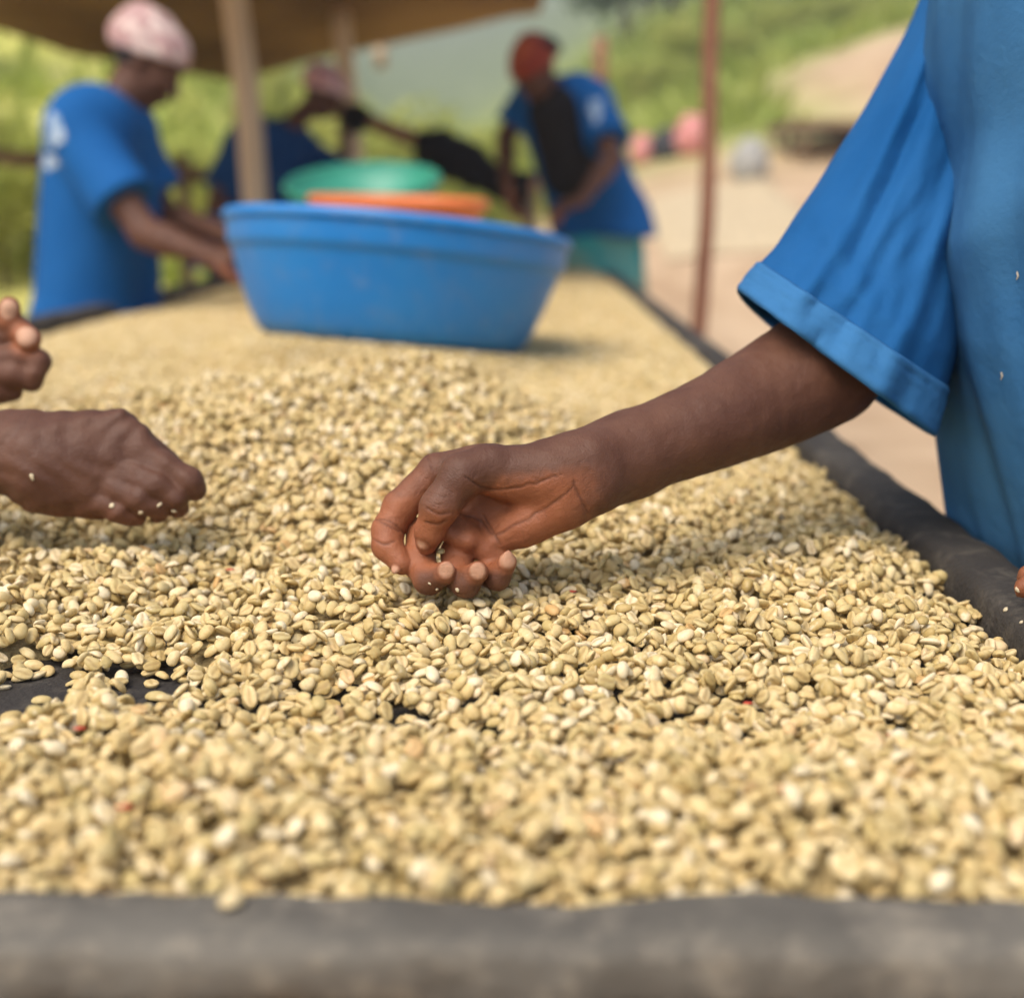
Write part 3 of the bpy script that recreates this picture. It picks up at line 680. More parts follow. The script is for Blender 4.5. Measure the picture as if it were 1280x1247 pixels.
# ---- flecks of husk
def fleck(px, py, mt, s, label, cat='husk'):
    p = hit_plane(px, py, TABLE_Z+.012)
    for _ in range(3): p = hit_plane(px, py, zsurf(p[0], p[1])+.003)
    m = MB(); v = []; 
    for i in range(5):
        for j in range(4):
            u = (i/4-.5)*2; q = (j/3-.5)*2*(1-u*u*.6); v.append((u*s+p[0], q*s*.6+p[1], zsurf(p[0], p[1])+.0045+s*.3*(1-u*u)*(1-q*q)+.0004*random.random()))
    m.add(v, [(i*4+j, (i+1)*4+j, (i+1)*4+j+1, i*4+j+1) for i in range(4) for j in range(3)])
    o = link('husk_flake', m.me('husk_flake'), mat=mt); md_ = o.modifiers.new('t', 'SOLIDIFY'); md_.thickness = .0004; tag(o, label, cat)
fleck(100, 914, M['red_husk'], .0035, 'small red husk flake among beans right of the bare netting patch')
fleck(156, 1012, M['red_husk'], .004, 'red husk flake among the blurred beans at lower left')
fleck(715, 728, M['red_husk'], .0035, 'orange-red husk flake just below the palm of the picking hand')
fleck(1112, 924, M['red_husk'], .004, 'dark red husk flake in the sharp beans at lower right')
fleck(986, 992, M['red_husk'], .004, 'brown-red husk flake in the blurred beans below the centre')
fleck(935, 882, M['red_husk'], .003, 'tiny red husk flake between sharp beans right of centre')
for (a, b_, c, lb) in [(285, 652, .0035, 'amber husk flake near the fingers of the left worker')]:
    fleck(a, b_, M['red_husk'], c, lb)
p = hit_plane(132, 712, TABLE_Z+.01)
m = MB(); zt = zsurf(p[0], p[1])+.006
m.tube([(p[0]-.010, p[1]-.002, zt), (p[0], p[1], zt+.003), (p[0]+.012, p[1]+.003, zt)], [.0010, .0022, .0008], 7); m.tube([(p[0], p[1], zt+.002), (p[0]+.003, p[1]+.006, zt+.004)], [.0015, .0005], 6)
tag(link('twig', m.me('twig'), mat=M['twig']), 'short black twig lying on the beans below the left arm', 'twig')

# ------------------------------------------------------------------ TUBS
def tub(name, c, R, r_bot, h, mt, tilt, label, lip=.018, band=True, cat='tub'):
    """c: centre of the bottom; tilt: 3x3 matrix"""
    e = empty(name, c, label, cat); e.rotation_euler = tilt.to_euler()
    prof_o = [(0.0001, 0), (r_bot*.8, 0), (r_bot*.93, .003), (r_bot*.99, .012), (r_bot*1.03, .028)]
    for t in np.linspace(.2, 1, 9): prof_o.append((r_bot*1.03+(R-lip-r_bot*1.03)*t**.88, .028+(h*.72-.028)*t))
    if band: prof_o += [(R-lip+.005, h*.735), (R-lip+.007, h*.76)]
    prof_o += [(R-lip+.010, h*.88), (R-lip+.012, h-.014)]
    t_ = .0035
    prof_i = [(r-t_, z) for (r, z) in prof_o[::-1] if z > .02]; prof_i[0] = (R-lip+.010, h-.012)
    prof_i += [(r_bot*.93, t_+.002), (r_bot*.8, t_), (.0001, t_)]
    m = MB(); m.lathe(prof_o, 96); m.lathe(prof_i, 96)
    me = m.me('bowl'); b = link('bowl', me, mat=mt); b.parent = e
    a0 = R-lip+.012
    rim = [(a0-.004, h-.016), (a0-.003, h-.003), (a0+.002, h+.002), (R-.004, h+.001), (R, h-.003), (R+.0005, h-.012), (R-.002, h-.015), (R-.004, h-.010), (a0+.001, h-.007), (a0-.004, h-.016)]
    m = MB(); m.lathe(rim, 96); b = link('rim', m.me('rim'), mat=mt); b.parent = e
    return e
def tilt(rx, ry): return Matrix.Rotation(ry, 3, 'Y') @ Matrix.Rotation(rx, 3, 'X')
BT = P(488, 424, 2.42)
tub('plastic_tub', (BT[0], BT[1], BT[2]-.010), .307, .236, .205, M['tub_blue'], tilt(math.radians(-5.8), math.radians(4.9)), 'large bright blue plastic tub with a rolled rim standing tilted on the beans')
OT = P(498, 309, 3.25)
tub('plastic_basin', tuple(OT), .215, .15, .115, M['tub_orange'], tilt(math.radians(2), math.radians(2)), 'orange plastic basin whose rim shows above the blue tub', cat='basin')
GT = P(458, 283, 3.75)
tub('plastic_basin', tuple(GT), .215, .14, .13, M['tub_green'], tilt(math.radians(14), math.radians(-2)), 'green plastic basin behind the orange basin', cat='basin')

# ------------------------------------------------------------------ PEOPLE
def folds(seed, f=22, ax=(0, 0, 1)):
    r = random.Random(seed); K = [(r.uniform(-1, 1)*f, r.uniform(-1, 1)*f, r.uniform(-.25, .25)*f, r.uniform(0, 6)) for _ in range(7)]
    def fn(X, Y, Z):
        s = 0
        for (a, b, c, p) in K: s = s+np.sin(a*X+b*Y+c*Z+p)
        return s/4
    return fn
def hand_chains(wr, dr, pn, th, curl=.6, s=1.0, spread=.5):
    """finger chains from wrist, direction, palm normal, thumb side; metres"""
    wr = np.array(wr); dr = nrm(dr); pn = nrm(pn-dr*(np.dot(pn, dr))); th = nrm(np.array(th)-dr*np.dot(th, dr)-pn*np.dot(th, pn)); ch = []
    for i, (o, ln) in enumerate([(.030, 1.0), (.010, 1.08), (-.011, 1.0), (-.031, .8)]):
        p = wr+dr*(.088-.004*abs(i-1))*s+th*o*s; c = [wr+dr*.03*s+th*o*.6*s, p]; a = 0
        for (l, dc) in ((.042, .9), (.027, 1.1), (.021, .7)):
            a += curl*dc; p = p+(dr*math.cos(a)+pn*math.sin(a)+th*o*spread*3)*l*ln*s; c.append(p)
        ch.append((c, [.0125*s, .0115*s, .0098*s, .0088*s, .0075*s]))
    p0 = wr+dr*.02*s+th*.018*s; p1 = wr+dr*.045*s+th*.045*s+pn*.02*s; p2 = p1+(dr*.8+th*.3+pn*.55)*.034*s; p3 = p2+(dr*.9+pn*.5)*.025*s
    ch.append(([p0, p1, p2, p3], [.016*s, .0135*s, .0115*s, .0095*s])); return wr, dr, pn, th, ch
def sdf_hand(g, hc, s=1.0, k=.006):
    wr, dr, pn, th, ch = hc
    for o in (.022, 0, -.022): g.cone(wr+th*o*.8*s, wr+dr*.075*s+th*o*1.15*s, .019*s, .0145*s, .012)
    g.cone(wr+th*.02*s+pn*.006*s, wr+dr*.05*s+th*.03*s+pn*.014*s, .017*s, .014*s, .01)
    for c, r in ch: g.chain(c, r, k)
def arm_part(sh, el, wr, hc, h=.0045, s=1.0):
    P_ = np.array([sh, el, wr]+[q for c, _ in hc[4] for q in c]); g = SDF(P_.min(0)-.07, P_.max(0)+.07, h)
    sh, el, wr = map(np.array, (sh, el, wr))
    g.cone(sh, el, .050*s, .041*s, .01); fm = el*.7+wr*.3
    g.cone(el, fm, .041*s, .042*s, .02); g.cone(fm, wr, .041*s, .026*s, .02)
    sdf_hand(g, hc, s)
    v, q = g.out(); d = sst(.0, -.02, ((v-wr)@hc[2])*-1)*(((v-wr)@hc[1]) > -.01)
    return (v, q, {'palm': d*.8})
def head_prims(g, c, fd, up, s=1.0):
    c = np.array(c); fd = nrm(fd); up = nrm(np.array(up)-fd*np.dot(up, fd)); sd = np.cross(up, fd); R = [fd, sd, up]
    g.ell(c-fd*.012+up*.02, R, (.098*s, .076*s, .092*s), .02)
    g.ell(c+fd*.030-up*.045, R, (.062*s, .056*s, .068*s), .03)
    g.ell(c+fd*.055-up*.092, R, (.026*s, .028*s, .020*s), .02)
    g.cone(c+fd*.088+up*.008, c+fd*.110-up*.032, .009, .014, .012)                 # nose
    for q in (-1, 1):
        g.ell(c+fd*.100-up*.032+sd*q*.013, R, (.010, .009, .008), .006)
        g.ell(c+fd*.094+up*.012+sd*q*.033, R, (.014, .019, .014), .01, 'carve')       # sockets
        g.ell(c+fd*.076+up*.010+sd*q*.032, R, (.014, .014, .011), .003)               # eyeballs
        g.ell(c+fd*.086+up*.033+sd*q*.030, R, (.010, .024, .007), .01)                # brow
        g.ell(c-fd*.004-up*.006+sd*q*.077, R, (.018, .007, .030), .005)               # ears
        g.ell(c+fd*.062-up*.030+sd*q*.040, R, (.024, .018, .020), .02)                # cheeks
    g.ell(c+fd*.092-up*.058, R, (.012, .026, .007), .004); g.ell(c+fd*.089-up*.070, R, (.012, .022, .008), .004)
def person(loc_label, J, mats, h=.0085, fat=1.0, shirt=True, group=None, extra=None, arms=True):
    """J: pelvis, chest, head, face, up, left (unit vector to the person's left), el/wr/hand per side, feet"""
    pel, ch, hd = map(np.array, (J['pelvis'], J['chest'], J['head'])); L_ = nrm(J['left'])
    root = empty('person', (float(pel[0]), float(pel[1]), 0), loc_label, 'person', group)
    pts = [pel, ch, hd]; sh = {s: ch+L_*s*J.get('shw', .165) for s in (-1, 1)}
    ft = {s: np.array([pel[0], pel[1], 0])+L_*s*.11+np.array(J.get('foot_off', (0, 0, 0))) for s in (-1, 1)}
    lo = np.minimum.reduce([pel, ch, hd, ft[1], ft[-1]])-.24; hi = np.maximum.reduce([pel, ch, hd, ft[1], ft[-1]])+.24; lo[2] = -.02
    g = SDF(lo, hi, h)
    for s in (-1, 1):
        g.cone(pel+L_*s*.07, ch+L_*s*.075, .115, .105, .05)
        g.cone(ch+L_*s*.04+(hd-ch)*.15, sh[s], .06, .052, .04)
        kn = pel*.5+ft[s]*.5+nrm(J['face'])*.0+L_*s*.02; g.cone(pel+L_*s*.09, kn, .085, .055, .03); g.cone(kn, ft[s]+np.array([0, 0, .08]), .052, .034, .02)
        fdir = np.array([J['face'][0], J['face'][1], 0]); fdir = nrm(fdir) if np.linalg.norm(fdir) > .01 else np.array([1, 0, 0.])
        g.cone(ft[s]+np.array([0, 0, .035]), ft[s]+fdir*.15+np.array([0, 0, .025]), .036, .028, .02)
        if arms: g.cone(sh[s], sh[s]*.4+np.array(J['el'][s])*.6, .052, .045, .02)
    g.cone(ch+(hd-ch)*.2, hd-nrm(J['up'])*.04-nrm(J['face'])*.02, .056, .052, .03)
    head_prims(g, hd, J['face'], J['up'])
    v, q = g.out(); parts = [(v, q, {'palm': np.zeros(len(v))})]
    hs = {}
    for s in (-1, 1):
        if s in J.get('skip', ()): continue
        wr, el = np.array(J['wr'][s]), np.array(J['el'][s]); hc = hand_chains(wr, *J['hand'][s]); parts.append(arm_part(sh[s]*.5+el*.5, el, wr, hc))
    if extra: parts += extra
    body = link('body', join_parts(parts), root, mat=M['skin'])
    if shirt:
        hem = np.array(J.get('hem', pel-np.array([0, 0, .12])))
        lo = np.minimum.reduce([pel, ch, sh[1], sh[-1], J['el'][1], J['el'][-1], hem])-.25; hi = np.maximum.reduce([pel, ch, sh[1], sh[-1], J['el'][1], J['el'][-1]])+.25
        g = SDF(lo, hi, h)
        for s in (-1, 1):
            g.cone(hem+L_*s*.09*fat, pel+L_*s*.085*fat, .155*fat, .150*fat, .05); g.cone(pel+L_*s*.085*fat, ch+L_*s*.08*fat, .148*fat, .128*fat, .06)
            g.cone(ch+L_*s*.05+(hd-ch)*.10, sh[s], .068, .072, .05)
        g.cut(hem, (0, 0, -1))
        gs = g.like()
        for s in (-1, 1):
            el = np.array(J['el'][s]); e = sh[s]*.28+el*.72; ax = nrm(e-sh[s]); g2 = g.like(); g2.cone(sh[s], e+ax*.03, .075, .098, .03); g2.cut(e, ax); gs.merge(g2, 0)
        g.merge(gs, .04); g.ripple(.006, folds(len(loc_label)))
        v, q = g.out(); o = link('shirt', join_parts([(v, q, {})]), root, mat=mats['shirt'])
    # skirt
    g = SDF(np.array([pel[0]-.4, pel[1]-.4, .1]), np.array([pel[0]+.4, pel[1]+.4, pel[2]+.15]), .011)
    for s in (-1, 1): g.cone(pel+L_*s*.07, np.array([pel[0], pel[1], .30])+L_*s*.10, .135, .17, .08)
    g.cut(np.array([0, 0, .32]), (0, 0, -1)); g.ripple(.008, folds(5, 30)); v, q = g.out(); link('skirt', join_parts([(v, q, {})]), root, mat=mats['skirt'])
    # headwear
    if mats.get('scarf') is not None:
        fd = nrm(J['face']); up = nrm(np.array(J['up'])-fd*np.dot(J['up'], fd)); sd = np.cross(up, fd); R = [fd, sd, up]
        g = SDF(hd-.2, hd+.22, .006)
        g.ell(hd-fd*.014+up*.034, R, (.112, .092, .094), .02); g.ell(hd-fd*.06+up*.055, R, (.085, .086, .080), .03); g.ell(hd-fd*.10+up*.02, R, (.045, .05, .04), .02)
        pn_ = nrm(up*.85-fd*.30); g.cut(hd+up*.022+fd*.02, -pn_); g.ripple(.0035, folds(11, 90)); v, q = g.out(); link('headscarf', join_parts([(v, q, {})]), root, mat=mats['scarf'])
    g = SDF(hd-.15, hd+.17, .006); fd = nrm(J['face']); up = nrm(np.array(J['up'])-fd*np.dot(J['up'], fd)); sd = np.cross(up, fd)
    g.ell(hd-fd*.02+up*.024, [fd, sd, up], (.101, .082, .095), .01); g.cut(hd-fd*.0+up*.0, nrm(fd*.9-up*.7)); g.ripple(.002, folds(2, 200)); v, q = g.out(); link('hair', join_parts([(v, q, {})]), root, mat=M['hair'])
    return root
Z = np.array([0, 0, 1.])

# --- worker at the far left, in profile
D1 = 3.85
J = dict(pelvis=P(122, 425, 3.98), chest=P(128, 165, D1), head=P(187, 78, D1), face=(.80, -.05, -.60), up=(.55, 0, .8), left=(0.12, 1, 0),
         el={-1: P(182, 292, D1-.22), 1: P(205, 270, D1+.2)}, wr={-1: P(258, 318, D1-.3), 1: P(300, 300, D1+.05)},
         hand={-1: ((1, .1, -.05), (0, .3, -1), (.2, -1, .2), .5), 1: ((1, -.2, -.3), (0, -.3, -1), (0, -1, .2), .5)}, hem=P(118, 445, 3.98))
p1 = person('worker in a blue shirt and pale pink headscarf bending over the left of the table', J, dict(shirt=M['shirt_far'], skirt=M['skirt_dark'], scarf=M['scarf_pink']))
# --- second worker behind the pale pole
D2 = 6.85
J = dict(pelvis=P(306, 330, D2+.1), chest=P(338, 184, D2), head=P(405, 118, D2-.05), face=(.75, -.4, -.55), up=(.5, -.1, .85), left=(.62, .78, 0), shw=.20,
         el={-1: P(268, 258, D2-.15), 1: P(438, 232, D2)}, wr={-1: P(400, 290, D2-.35), 1: P(470, 262, D2-.2)},
         hand={-1: ((1, -.3, -.2), (0, .3, -1), (.2, -1, .2), .5), 1: ((1, -.3, -.3), (0, -.3, -1), (0, -1, .2), .5)}, hem=P(325, 335, D2+.1))
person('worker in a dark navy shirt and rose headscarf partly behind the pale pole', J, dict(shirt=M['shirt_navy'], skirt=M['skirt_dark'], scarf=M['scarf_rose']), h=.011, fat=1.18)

# --- third worker bending over from the right side
D3 = 5.9
J = dict(pelvis=P(750, 275, D3+.22), chest=P(700, 128, D3-.02), head=P(668, 90, D3-.24), face=(-.35, -.50, -.75), up=(-.45, -.45, .70), left=(.80, -.58, -.05), shw=.18,
         el={-1: P(632, 172, D3+.12), 1: P(766, 198, D3-.25)}, wr={-1: P(634, 232, D3-.02), 1: P(728, 250, D3-.35)},
         hand={-1: ((.1, -.2, -1), (.9, -.3, .1), (0, -1, 0), .5), 1: ((-.9, -.2, -.3), (0, .3, -1), (-.2, 1, .2), .5)}, hem=P(756, 296, D3+.22))
p3 = person('worker in a blue shirt and orange headscarf bending over the table at the right rear', J, dict(shirt=M['shirt_far'], skirt=M['skirt_teal'], scarf=M['scarf_orange']), h=.011)
g = SDF(P(672, 60, D3-.2)-.25, P(672, 60, D3-.2)+.25, .008); g.ell(P(673, 60, D3-.22), np.eye(3), (.098, .12, .055), .01); g.ripple(.004, folds(8, 80)); v, q = g.out(); link('hair_bun', join_parts([(v, q, {})]), p3, mat=M['hair'])
g = SDF(P(700, 180, D3-.3)-.35, P(700, 180, D3)+.35, .011); c_ = P(694, 140, D3-.13); e_ = P(714, 215, D3-.04); g.cone(c_, e_, .115, .12, .03); g.ripple(.006, folds(31)); v, q = g.out(); link('apron', join_parts([(v, q, {})]), p3, mat=M['apron_dark'])

# --- worker at the left, mostly outside the picture: two arms reach in
KL = 1.07/F
def hp(px, py, w_, d0): return P(px, py, d0-w_*d0/F)
def left_arms():
    parts = []
    d0 = 1.06; q = lambda a, b_, w_=0: hp(a, b_, w_, d0); r = lambda x: x*d0/F
    pts = [q(-560, 500, -60), q(-140, 566, -10), q(60, 640, 0), q(280, 680, 0), q(250, 500, 0)]
    g = SDF(np.minimum.reduce(pts)-.05, np.maximum.reduce(pts)+.06, .0019)
    el = q(-520, 470, -80)
    g.cone(el, q(-230, 545, -20), r(66), r(62), .02); g.cone(q(-230, 545, -20), q(5, 566, 0), r(62), r(46), .02)       # forearm
    g.cone(q(5, 566, 0), q(60, 572, 0), r(46), r(44), .015)
    # back of the hand, a broad wedge that rises to the knuckles
    g.cone(q(40, 560, -8), q(138, 535, -12), r(40), r(24), .02); g.cone(q(60, 575, 6), q(150, 560, 0), r(44), r(27), .02)
    g.cone(q(60, 588, 2), q(142, 588, 2), r(40), r(28), .02); g.cone(q(66, 600, -2), q(120, 618, 0), r(38), r(32), .02)
    for (a, b_, w_, rr) in [(152, 531, -12, 17), (170, 547, -2, 18), (182, 566, 8, 18)]: g.ell(q(a, b_, w_), np.eye(3), (r(rr),)*3, .008)
    # tendons
    for (a0, b0, a1, b1) in [(60, 545, 150, 522), (70, 555, 172, 542), (75, 570, 186, 562)]: g.cone(q(a0, b0, 28), q(a1, b1, 12), r(9), r(10), .010)
    idx = [q(165, 562, 6), q(205, 585, 14), q(236, 602, 16), q(243, 612, 12)]
    h2 = g.like(); h2.chain(idx, [r(23), r(20), r(17.5), r(15)], .004); g.merge(h2, .002)
    for (c, rr) in [([q(172, 552, -20), q(205, 580, -32), q(222, 612, -28), q(212, 632, -18)], (22, 18, 16, 14)),
                    ([q(156, 590, 14), q(196, 606, 28), q(220, 622, 22), q(224, 634, 8)], (22, 17.5, 15, 13)),
                    ([q(142, 610, 16), q(176, 624, 28), q(198, 634, 20), q(198, 642, 4)], (22, 17, 14.5, 12)),
                    ([q(122, 622, 14), q(150, 638, 22), q(170, 645, 12)], (21, 16, 13))]:
        h2 = g.like(); h2.chain(c, [r(x) for x in rr], .003); g.merge(h2, .0008)
    g.ripple(.0009, lambda X, Y, Z: np.sin(X*210+Y*60+3*np.sin(Z*90))*np.sin(Z*170+2*np.sin(X*70)))
    v, qd = g.out(); parts.append((v, qd, {'palm': .25*sst(.0, .03, (q(100, 610)[2]-v[:, 2]))}))
    # far hand, palm and nails towards the lens
    d1 = 1.22; q1 = lambda a, b_, w_=0: hp(a, b_, w_, d1); r1 = lambda x: x*d1/F
    pts = [q1(-420, 420, -60), q1(60, 520, 0), q1(60, 360, 0)]; g = SDF(np.minimum.reduce(pts)-.06, np.maximum.reduce(pts)+.08, .0022)
    g.cone(q1(-420, 430, -60), q1(-150, 445, -20), r1(56), r1(50), .02); g.cone(q1(-150, 445, -20), q1(-70, 445, 0), r1(46), r1(38), .02)
    g.cone(q1(-70, 445), q1(-15, 425), r1(40), r1(28), .015); g.cone(q1(-70, 455), q1(-8, 460), r1(40), r1(30), .015)
    nails = []
    for (c, rr, nl) in [([q1(-25, 415, 0), q1(10, 402, 18), q1(12, 384, 26)], (18, 15, 13), (10, 386, 40)),
                        ([q1(-25, 435, 10), q1(22, 412, 12), q1(36, 424, 24), q1(36, 428, 28)], (20, 16, 14, 12), (32, 419, 37)),
                        ([q1(-20, 455, 14), q1(26, 446, 16), q1(48, 452, 14), q1(44, 466, 20)], (20, 17, 15, 13), None),
                        ([q1(-20, 470, 16), q1(18, 468, 20), q1(40, 476, 16)], (20, 17, 14), None),
                        ([q1(-30, 482, 10), q1(0, 488, 14), q1(16, 490, 10)], (20, 16, 12), None)]:
        h2 = g.like(); h2.chain(c, [r1(x) for x in rr], .004); g.merge(h2, .003)
        if nl: nails.append(q1(*nl))
    v, qd = g.out(); nl = np.zeros(len(v)); palm = np.zeros(len(v))
    for c in nails: nl = np.maximum(nl, sst(r1(16), r1(10), np.linalg.norm(v-c, axis=1))); palm = np.maximum(palm, sst(r1(34), r1(16), np.linalg.norm(v-c, axis=1)))
    parts.append((v, qd, {'palm': np.clip(palm+.1, 0, 1), 'nail': nl*.9}))
    return parts, el, q1(-420, 430, -60)
lp, lel, rel = left_arms()
chest = np.array([-1.22, 1.20, 1.33]); J = dict(pelvis=(-1.47, 1.25, .92), chest=chest, head=chest+np.array([.20, .0, .22]), face=(.8, 0, -.6), up=(.6, 0, .8), left=(0, 1, 0),
         el={-1: lel, 1: rel}, wr={-1: lel+.01, 1: rel+.01}, hand={}, skip=(-1, 1))
# upper arms join shoulder to elbow
for s, e, r_e in ((-1, lel, 66*1.06/F), (1, rel, 56*1.22/F)):
    a = chest+np.array([0, .165*s, 0]); g = SDF(np.minimum(a, e)-.09, np.maximum(a, e)+.09, .006); g.cone(a, e, .05, r_e, .01); v, qd = g.out(); lp.append((v, qd, {}))
person('worker beyond the left edge whose bare arms reach in, one fist on the beans', J, dict(shirt=M['shirt_far'], skirt=M['skirt_dark'], scarf=M['scarf_rose']), extra=lp)

# --- the worker at the right: hero hand
def hero():
    d0 = .955; q = lambda a, b_, w_=0: hp(a, b_, w_, d0); r = lambda x: x*d0/F
    Wd = q(700, 600, 200)-q(700, 600, 0); fw = nrm(Wd); rt = nrm(q(800, 600)-q(700, 600)); up = nrm(np.cross(fw, rt)); 
    if up[2] < 0: up = -up
    R3 = [rt, up, fw]
    AX = [P(*a) for a in [(726, 595, .965), (792, 566, .985), (884, 531, 1.01), (955, 498, 1.045), (1030, 458, 1.075)]]
    AR = [43*.965/F, 50*.985/F, 57*1.01/F, 66*1.045/F, 75*1.075/F]
    pts = AX+[q(455, 560, 0), q(470, 760, 0), q(640, 760, 60)]
    g = SDF(np.minimum.reduce(pts)-.055, np.maximum.reduce(pts)+.055, .00115)
    E = np.array([np.append(p, r_) for p, r_ in zip(AX, AR)]); E = np.concatenate([[2*E[0]-E[1]], E, [2*E[-1]-E[-2]]]); SP = []
    for i in range(1, len(E)-2):
        for t in np.linspace(0, 1, 6, endpoint=False): SP.append(.5*((2*E[i])+(-E[i-1]+E[i+1])*t+(2*E[i-1]-5*E[i]+4*E[i+1]-E[i+2])*t*t+(-E[i-1]+3*E[i]-3*E[i+1]+E[i+2])*t**3))
    SP.append(E[-2])
    for a_, b_ in zip(SP[:-1], SP[1:]): g.cone(a_[:3], b_[:3], a_[3], b_[3], .003)
    # wrist ridge and the two bones
    g.cone(q(735, 572, 8), q(690, 582, 12), r(27), r(24), .015); g.cone(q(742, 612, 6), q(700, 628, 8), r(27), r(26), .015)
    # palm slab towards each knuckle
    kn = [(592, 578, -24), (580, 606, -34), (588, 640, -30), (622, 664, -16)]
    wrp = [(712, 580, -8), (708, 596, -12), (706, 612, -10), (704, 626, -4)]
    for a, b_ in zip(wrp, kn): g.cone(q(*a), q(*b_), r(26), r(21), .012)
    g.cone(q(704, 597, 0), P(782, 571, .982), r(40), 45*.982/F, .02)
    # heel of the hand: little-finger side
    g.cone(q(705, 632, 4), q(655, 662, 4), r(27), r(20), .010); g.cone(q(662, 652, 6), q(628, 672, 0), r(22), r(17), .010)
    # ball of the thumb
    g.ell(q(652, 598, 22), R3, (r(58), r(27), r(25)), .012)
    g.cone(q(690, 588, 14), q(606, 584, 26), r(27), r(27), .012)
    def fin(chain, rr, k=.003, base=.0015, kk=.006):
        h2 = g.like(); c = [q(*a) for a in chain]; h2.chain(c, [r(x) for x in rr], k); g.merge(h2, base)
    # thumb
    fin([(612, 582, 28), (578, 594, 40), (549, 634, 46), (537, 664, 34), (533, 680, 26)], (27, 26, 22.5, 17, 13), .006, .004)
    # index: out to the left, then hooks down and back
    fin([(600, 578, -22), (545, 590, -20), (500, 634, -10), (485, 662, -2), (484, 682, 8), (502, 704, 18)], (24, 23, 21.5, 20, 18.5, 14.5), .004, .0022)
    # middle, ring, little: down behind, then forward and up with the nails to the lens
    fin([(585, 612, -28), (530, 670, -16), (523, 702, 4), (536, 724, 26), (556, 716, 46)], (22, 21, 20, 18.5, 14), .004, .0012)
    fin([(592, 640, -26), (572, 690, -4), (570, 716, 14), (582, 728, 34), (597, 715, 50)], (21, 20, 19, 18, 13.5), .004, .0012)
    fin([(625, 664, -16), (618, 696, -4), (614, 718, 10), (622, 722, 28), (634, 702, 40)], (18, 17, 16, 15, 12), .004, .0012)
    # inner pads seen in the palm hollow
    g.cone(q(570, 655, 2), q(604, 686, 8), r(15), r(14), .006)
    g.cone(q(556, 664, 14), q(585, 676, 20), r(11), r(12), .006)
    # nails as thin raised plates
    NL = [((558, 712, 58), (10.5, 11, 2.8), (0, .22)), ((597, 713, 62), (10.5, 11.5, 2.8), (0, .22)), ((635, 699, 50), (7.5, 12, 2.6), (.45, .1)), ((494, 712, 29), (6.5, 6, 3), (-.5, -.2)), ((529, 678, 38), (7, 9, 3), (-.3, -.2))]
    nv = []
    for (c, rad, tl) in NL:
        ax = nrm(fw*1+rt*tl[0]-up*tl[1]); a2 = nrm(up-ax*np.dot(up, ax)); a1 = np.cross(a2, ax)
        g.ell(q(*c), [a1, a2, ax], [r(x) for x in rad], .0012); nv.append((q(*c), r(max(rad[0], rad[1])*1.08)))
    # creases
    cr = [[(705, 592, 44), (660, 606, 48), (612, 612, 46), (582, 596, 60)], [(722, 604, 34), (690, 630, 38), (650, 652, 30), (618, 668, 24), (600, 650, 20), (572, 640, 20)],
          [(735, 640, 30), (722, 615, 38), (718, 600, 44)], [(604, 644, 20), (625, 680, 20)], [(466, 648, 6), (488, 652, 22), (508, 668, 14)], [(464, 672, 10), (480, 680, 28), (494, 676, 26)], [(472, 650, 0), (500, 664, 16)],
          [(532, 634, 60), (548, 642, 70), (566, 640, 66)], [(530, 652, 56), (545, 655, 60), (560, 650, 56)], [(530, 560, 0), (543, 590, 10)]]
    v, qd = g.out()
    def px2(V):
        D = V-np.array([0, 0, CAMZ]); x = D[:, 0]*_cy+D[:, 1]*_sy; y = -D[:, 0]*_sy+D[:, 1]*_cy; zc = y*_cp-D[:, 2]*_sp; vc = y*_sp+D[:, 2]*_cp
        return 640+x/zc*F, H0/2-vc/zc*F, zc
    px, py, zc = px2(v)
    def curve(c, n_=7):
        c = np.array([p[:2] for p in c], float)
        e = np.concatenate([[2*c[0]-c[1]], c, [2*c[-1]-c[-2]]]); out_ = []
        for i in range(1, len(e)-2):
            for t in np.linspace(0, 1, n_, endpoint=False):
                out_.append(.5*((2*e[i])+(-e[i-1]+e[i+1])*t+(2*e[i-1]-5*e[i]+4*e[i+1]-e[i+2])*t*t+(-e[i-1]+3*e[i]-3*e[i+1]+e[i+2])*t**3))
        out_.append(c[-1]); return np.array(out_)
    front = (d0-zc)*F/d0 > -18
    gr = np.zeros(len(v)); rr_ = random.Random(3)
    wob = np.array([mnoise.noise(Vector((a*.09, b_*.09, 3))) for a, b_ in zip(px, py)])*2.2
    jobs = [(c, 1.9, .75) for c in cr]
    for _ in range(46):     # fine lines all over the palm side
        x0, y0 = rr_.uniform(560, 730), rr_.uniform(596, 690); an = rr_.choice([-.5, -.35, .9, 1.2])+rr_.uniform(-.3, .3); ln = rr_.uniform(8, 26)
        jobs.append(([(x0, y0), (x0+math.cos(an)*ln*.5+rr_.uniform(-2, 2), y0+math.sin(an)*ln*.5), (x0+math.cos(an)*ln, y0+math.sin(an)*ln)], 1.0, rr_.uniform(.15, .38)))
    for (x0, y0, an, ln, nn_) in [(548, 628, .15, 34, 6), (485, 652, .35, 34, 5), (545, 716, .2, 22, 3), (584, 722, .1, 22, 3), (620, 716, 0, 18, 3), (524, 604, -.9, 24, 4)]:   # knuckle wrinkles
        for k_ in range(nn_):
            o_ = (k_-nn_/2)*3.6; xa, ya = x0-math.sin(an)*o_, y0+math.cos(an)*o_
            jobs.append(([(xa-math.cos(an)*ln/2, ya-math.sin(an)*ln/2+rr_.uniform(-1, 1)), (xa, ya+rr_.uniform(.5, 2.5)), (xa+math.cos(an)*ln/2, ya+math.sin(an)*ln/2)], 1.0, rr_.uniform(.2, .4)))
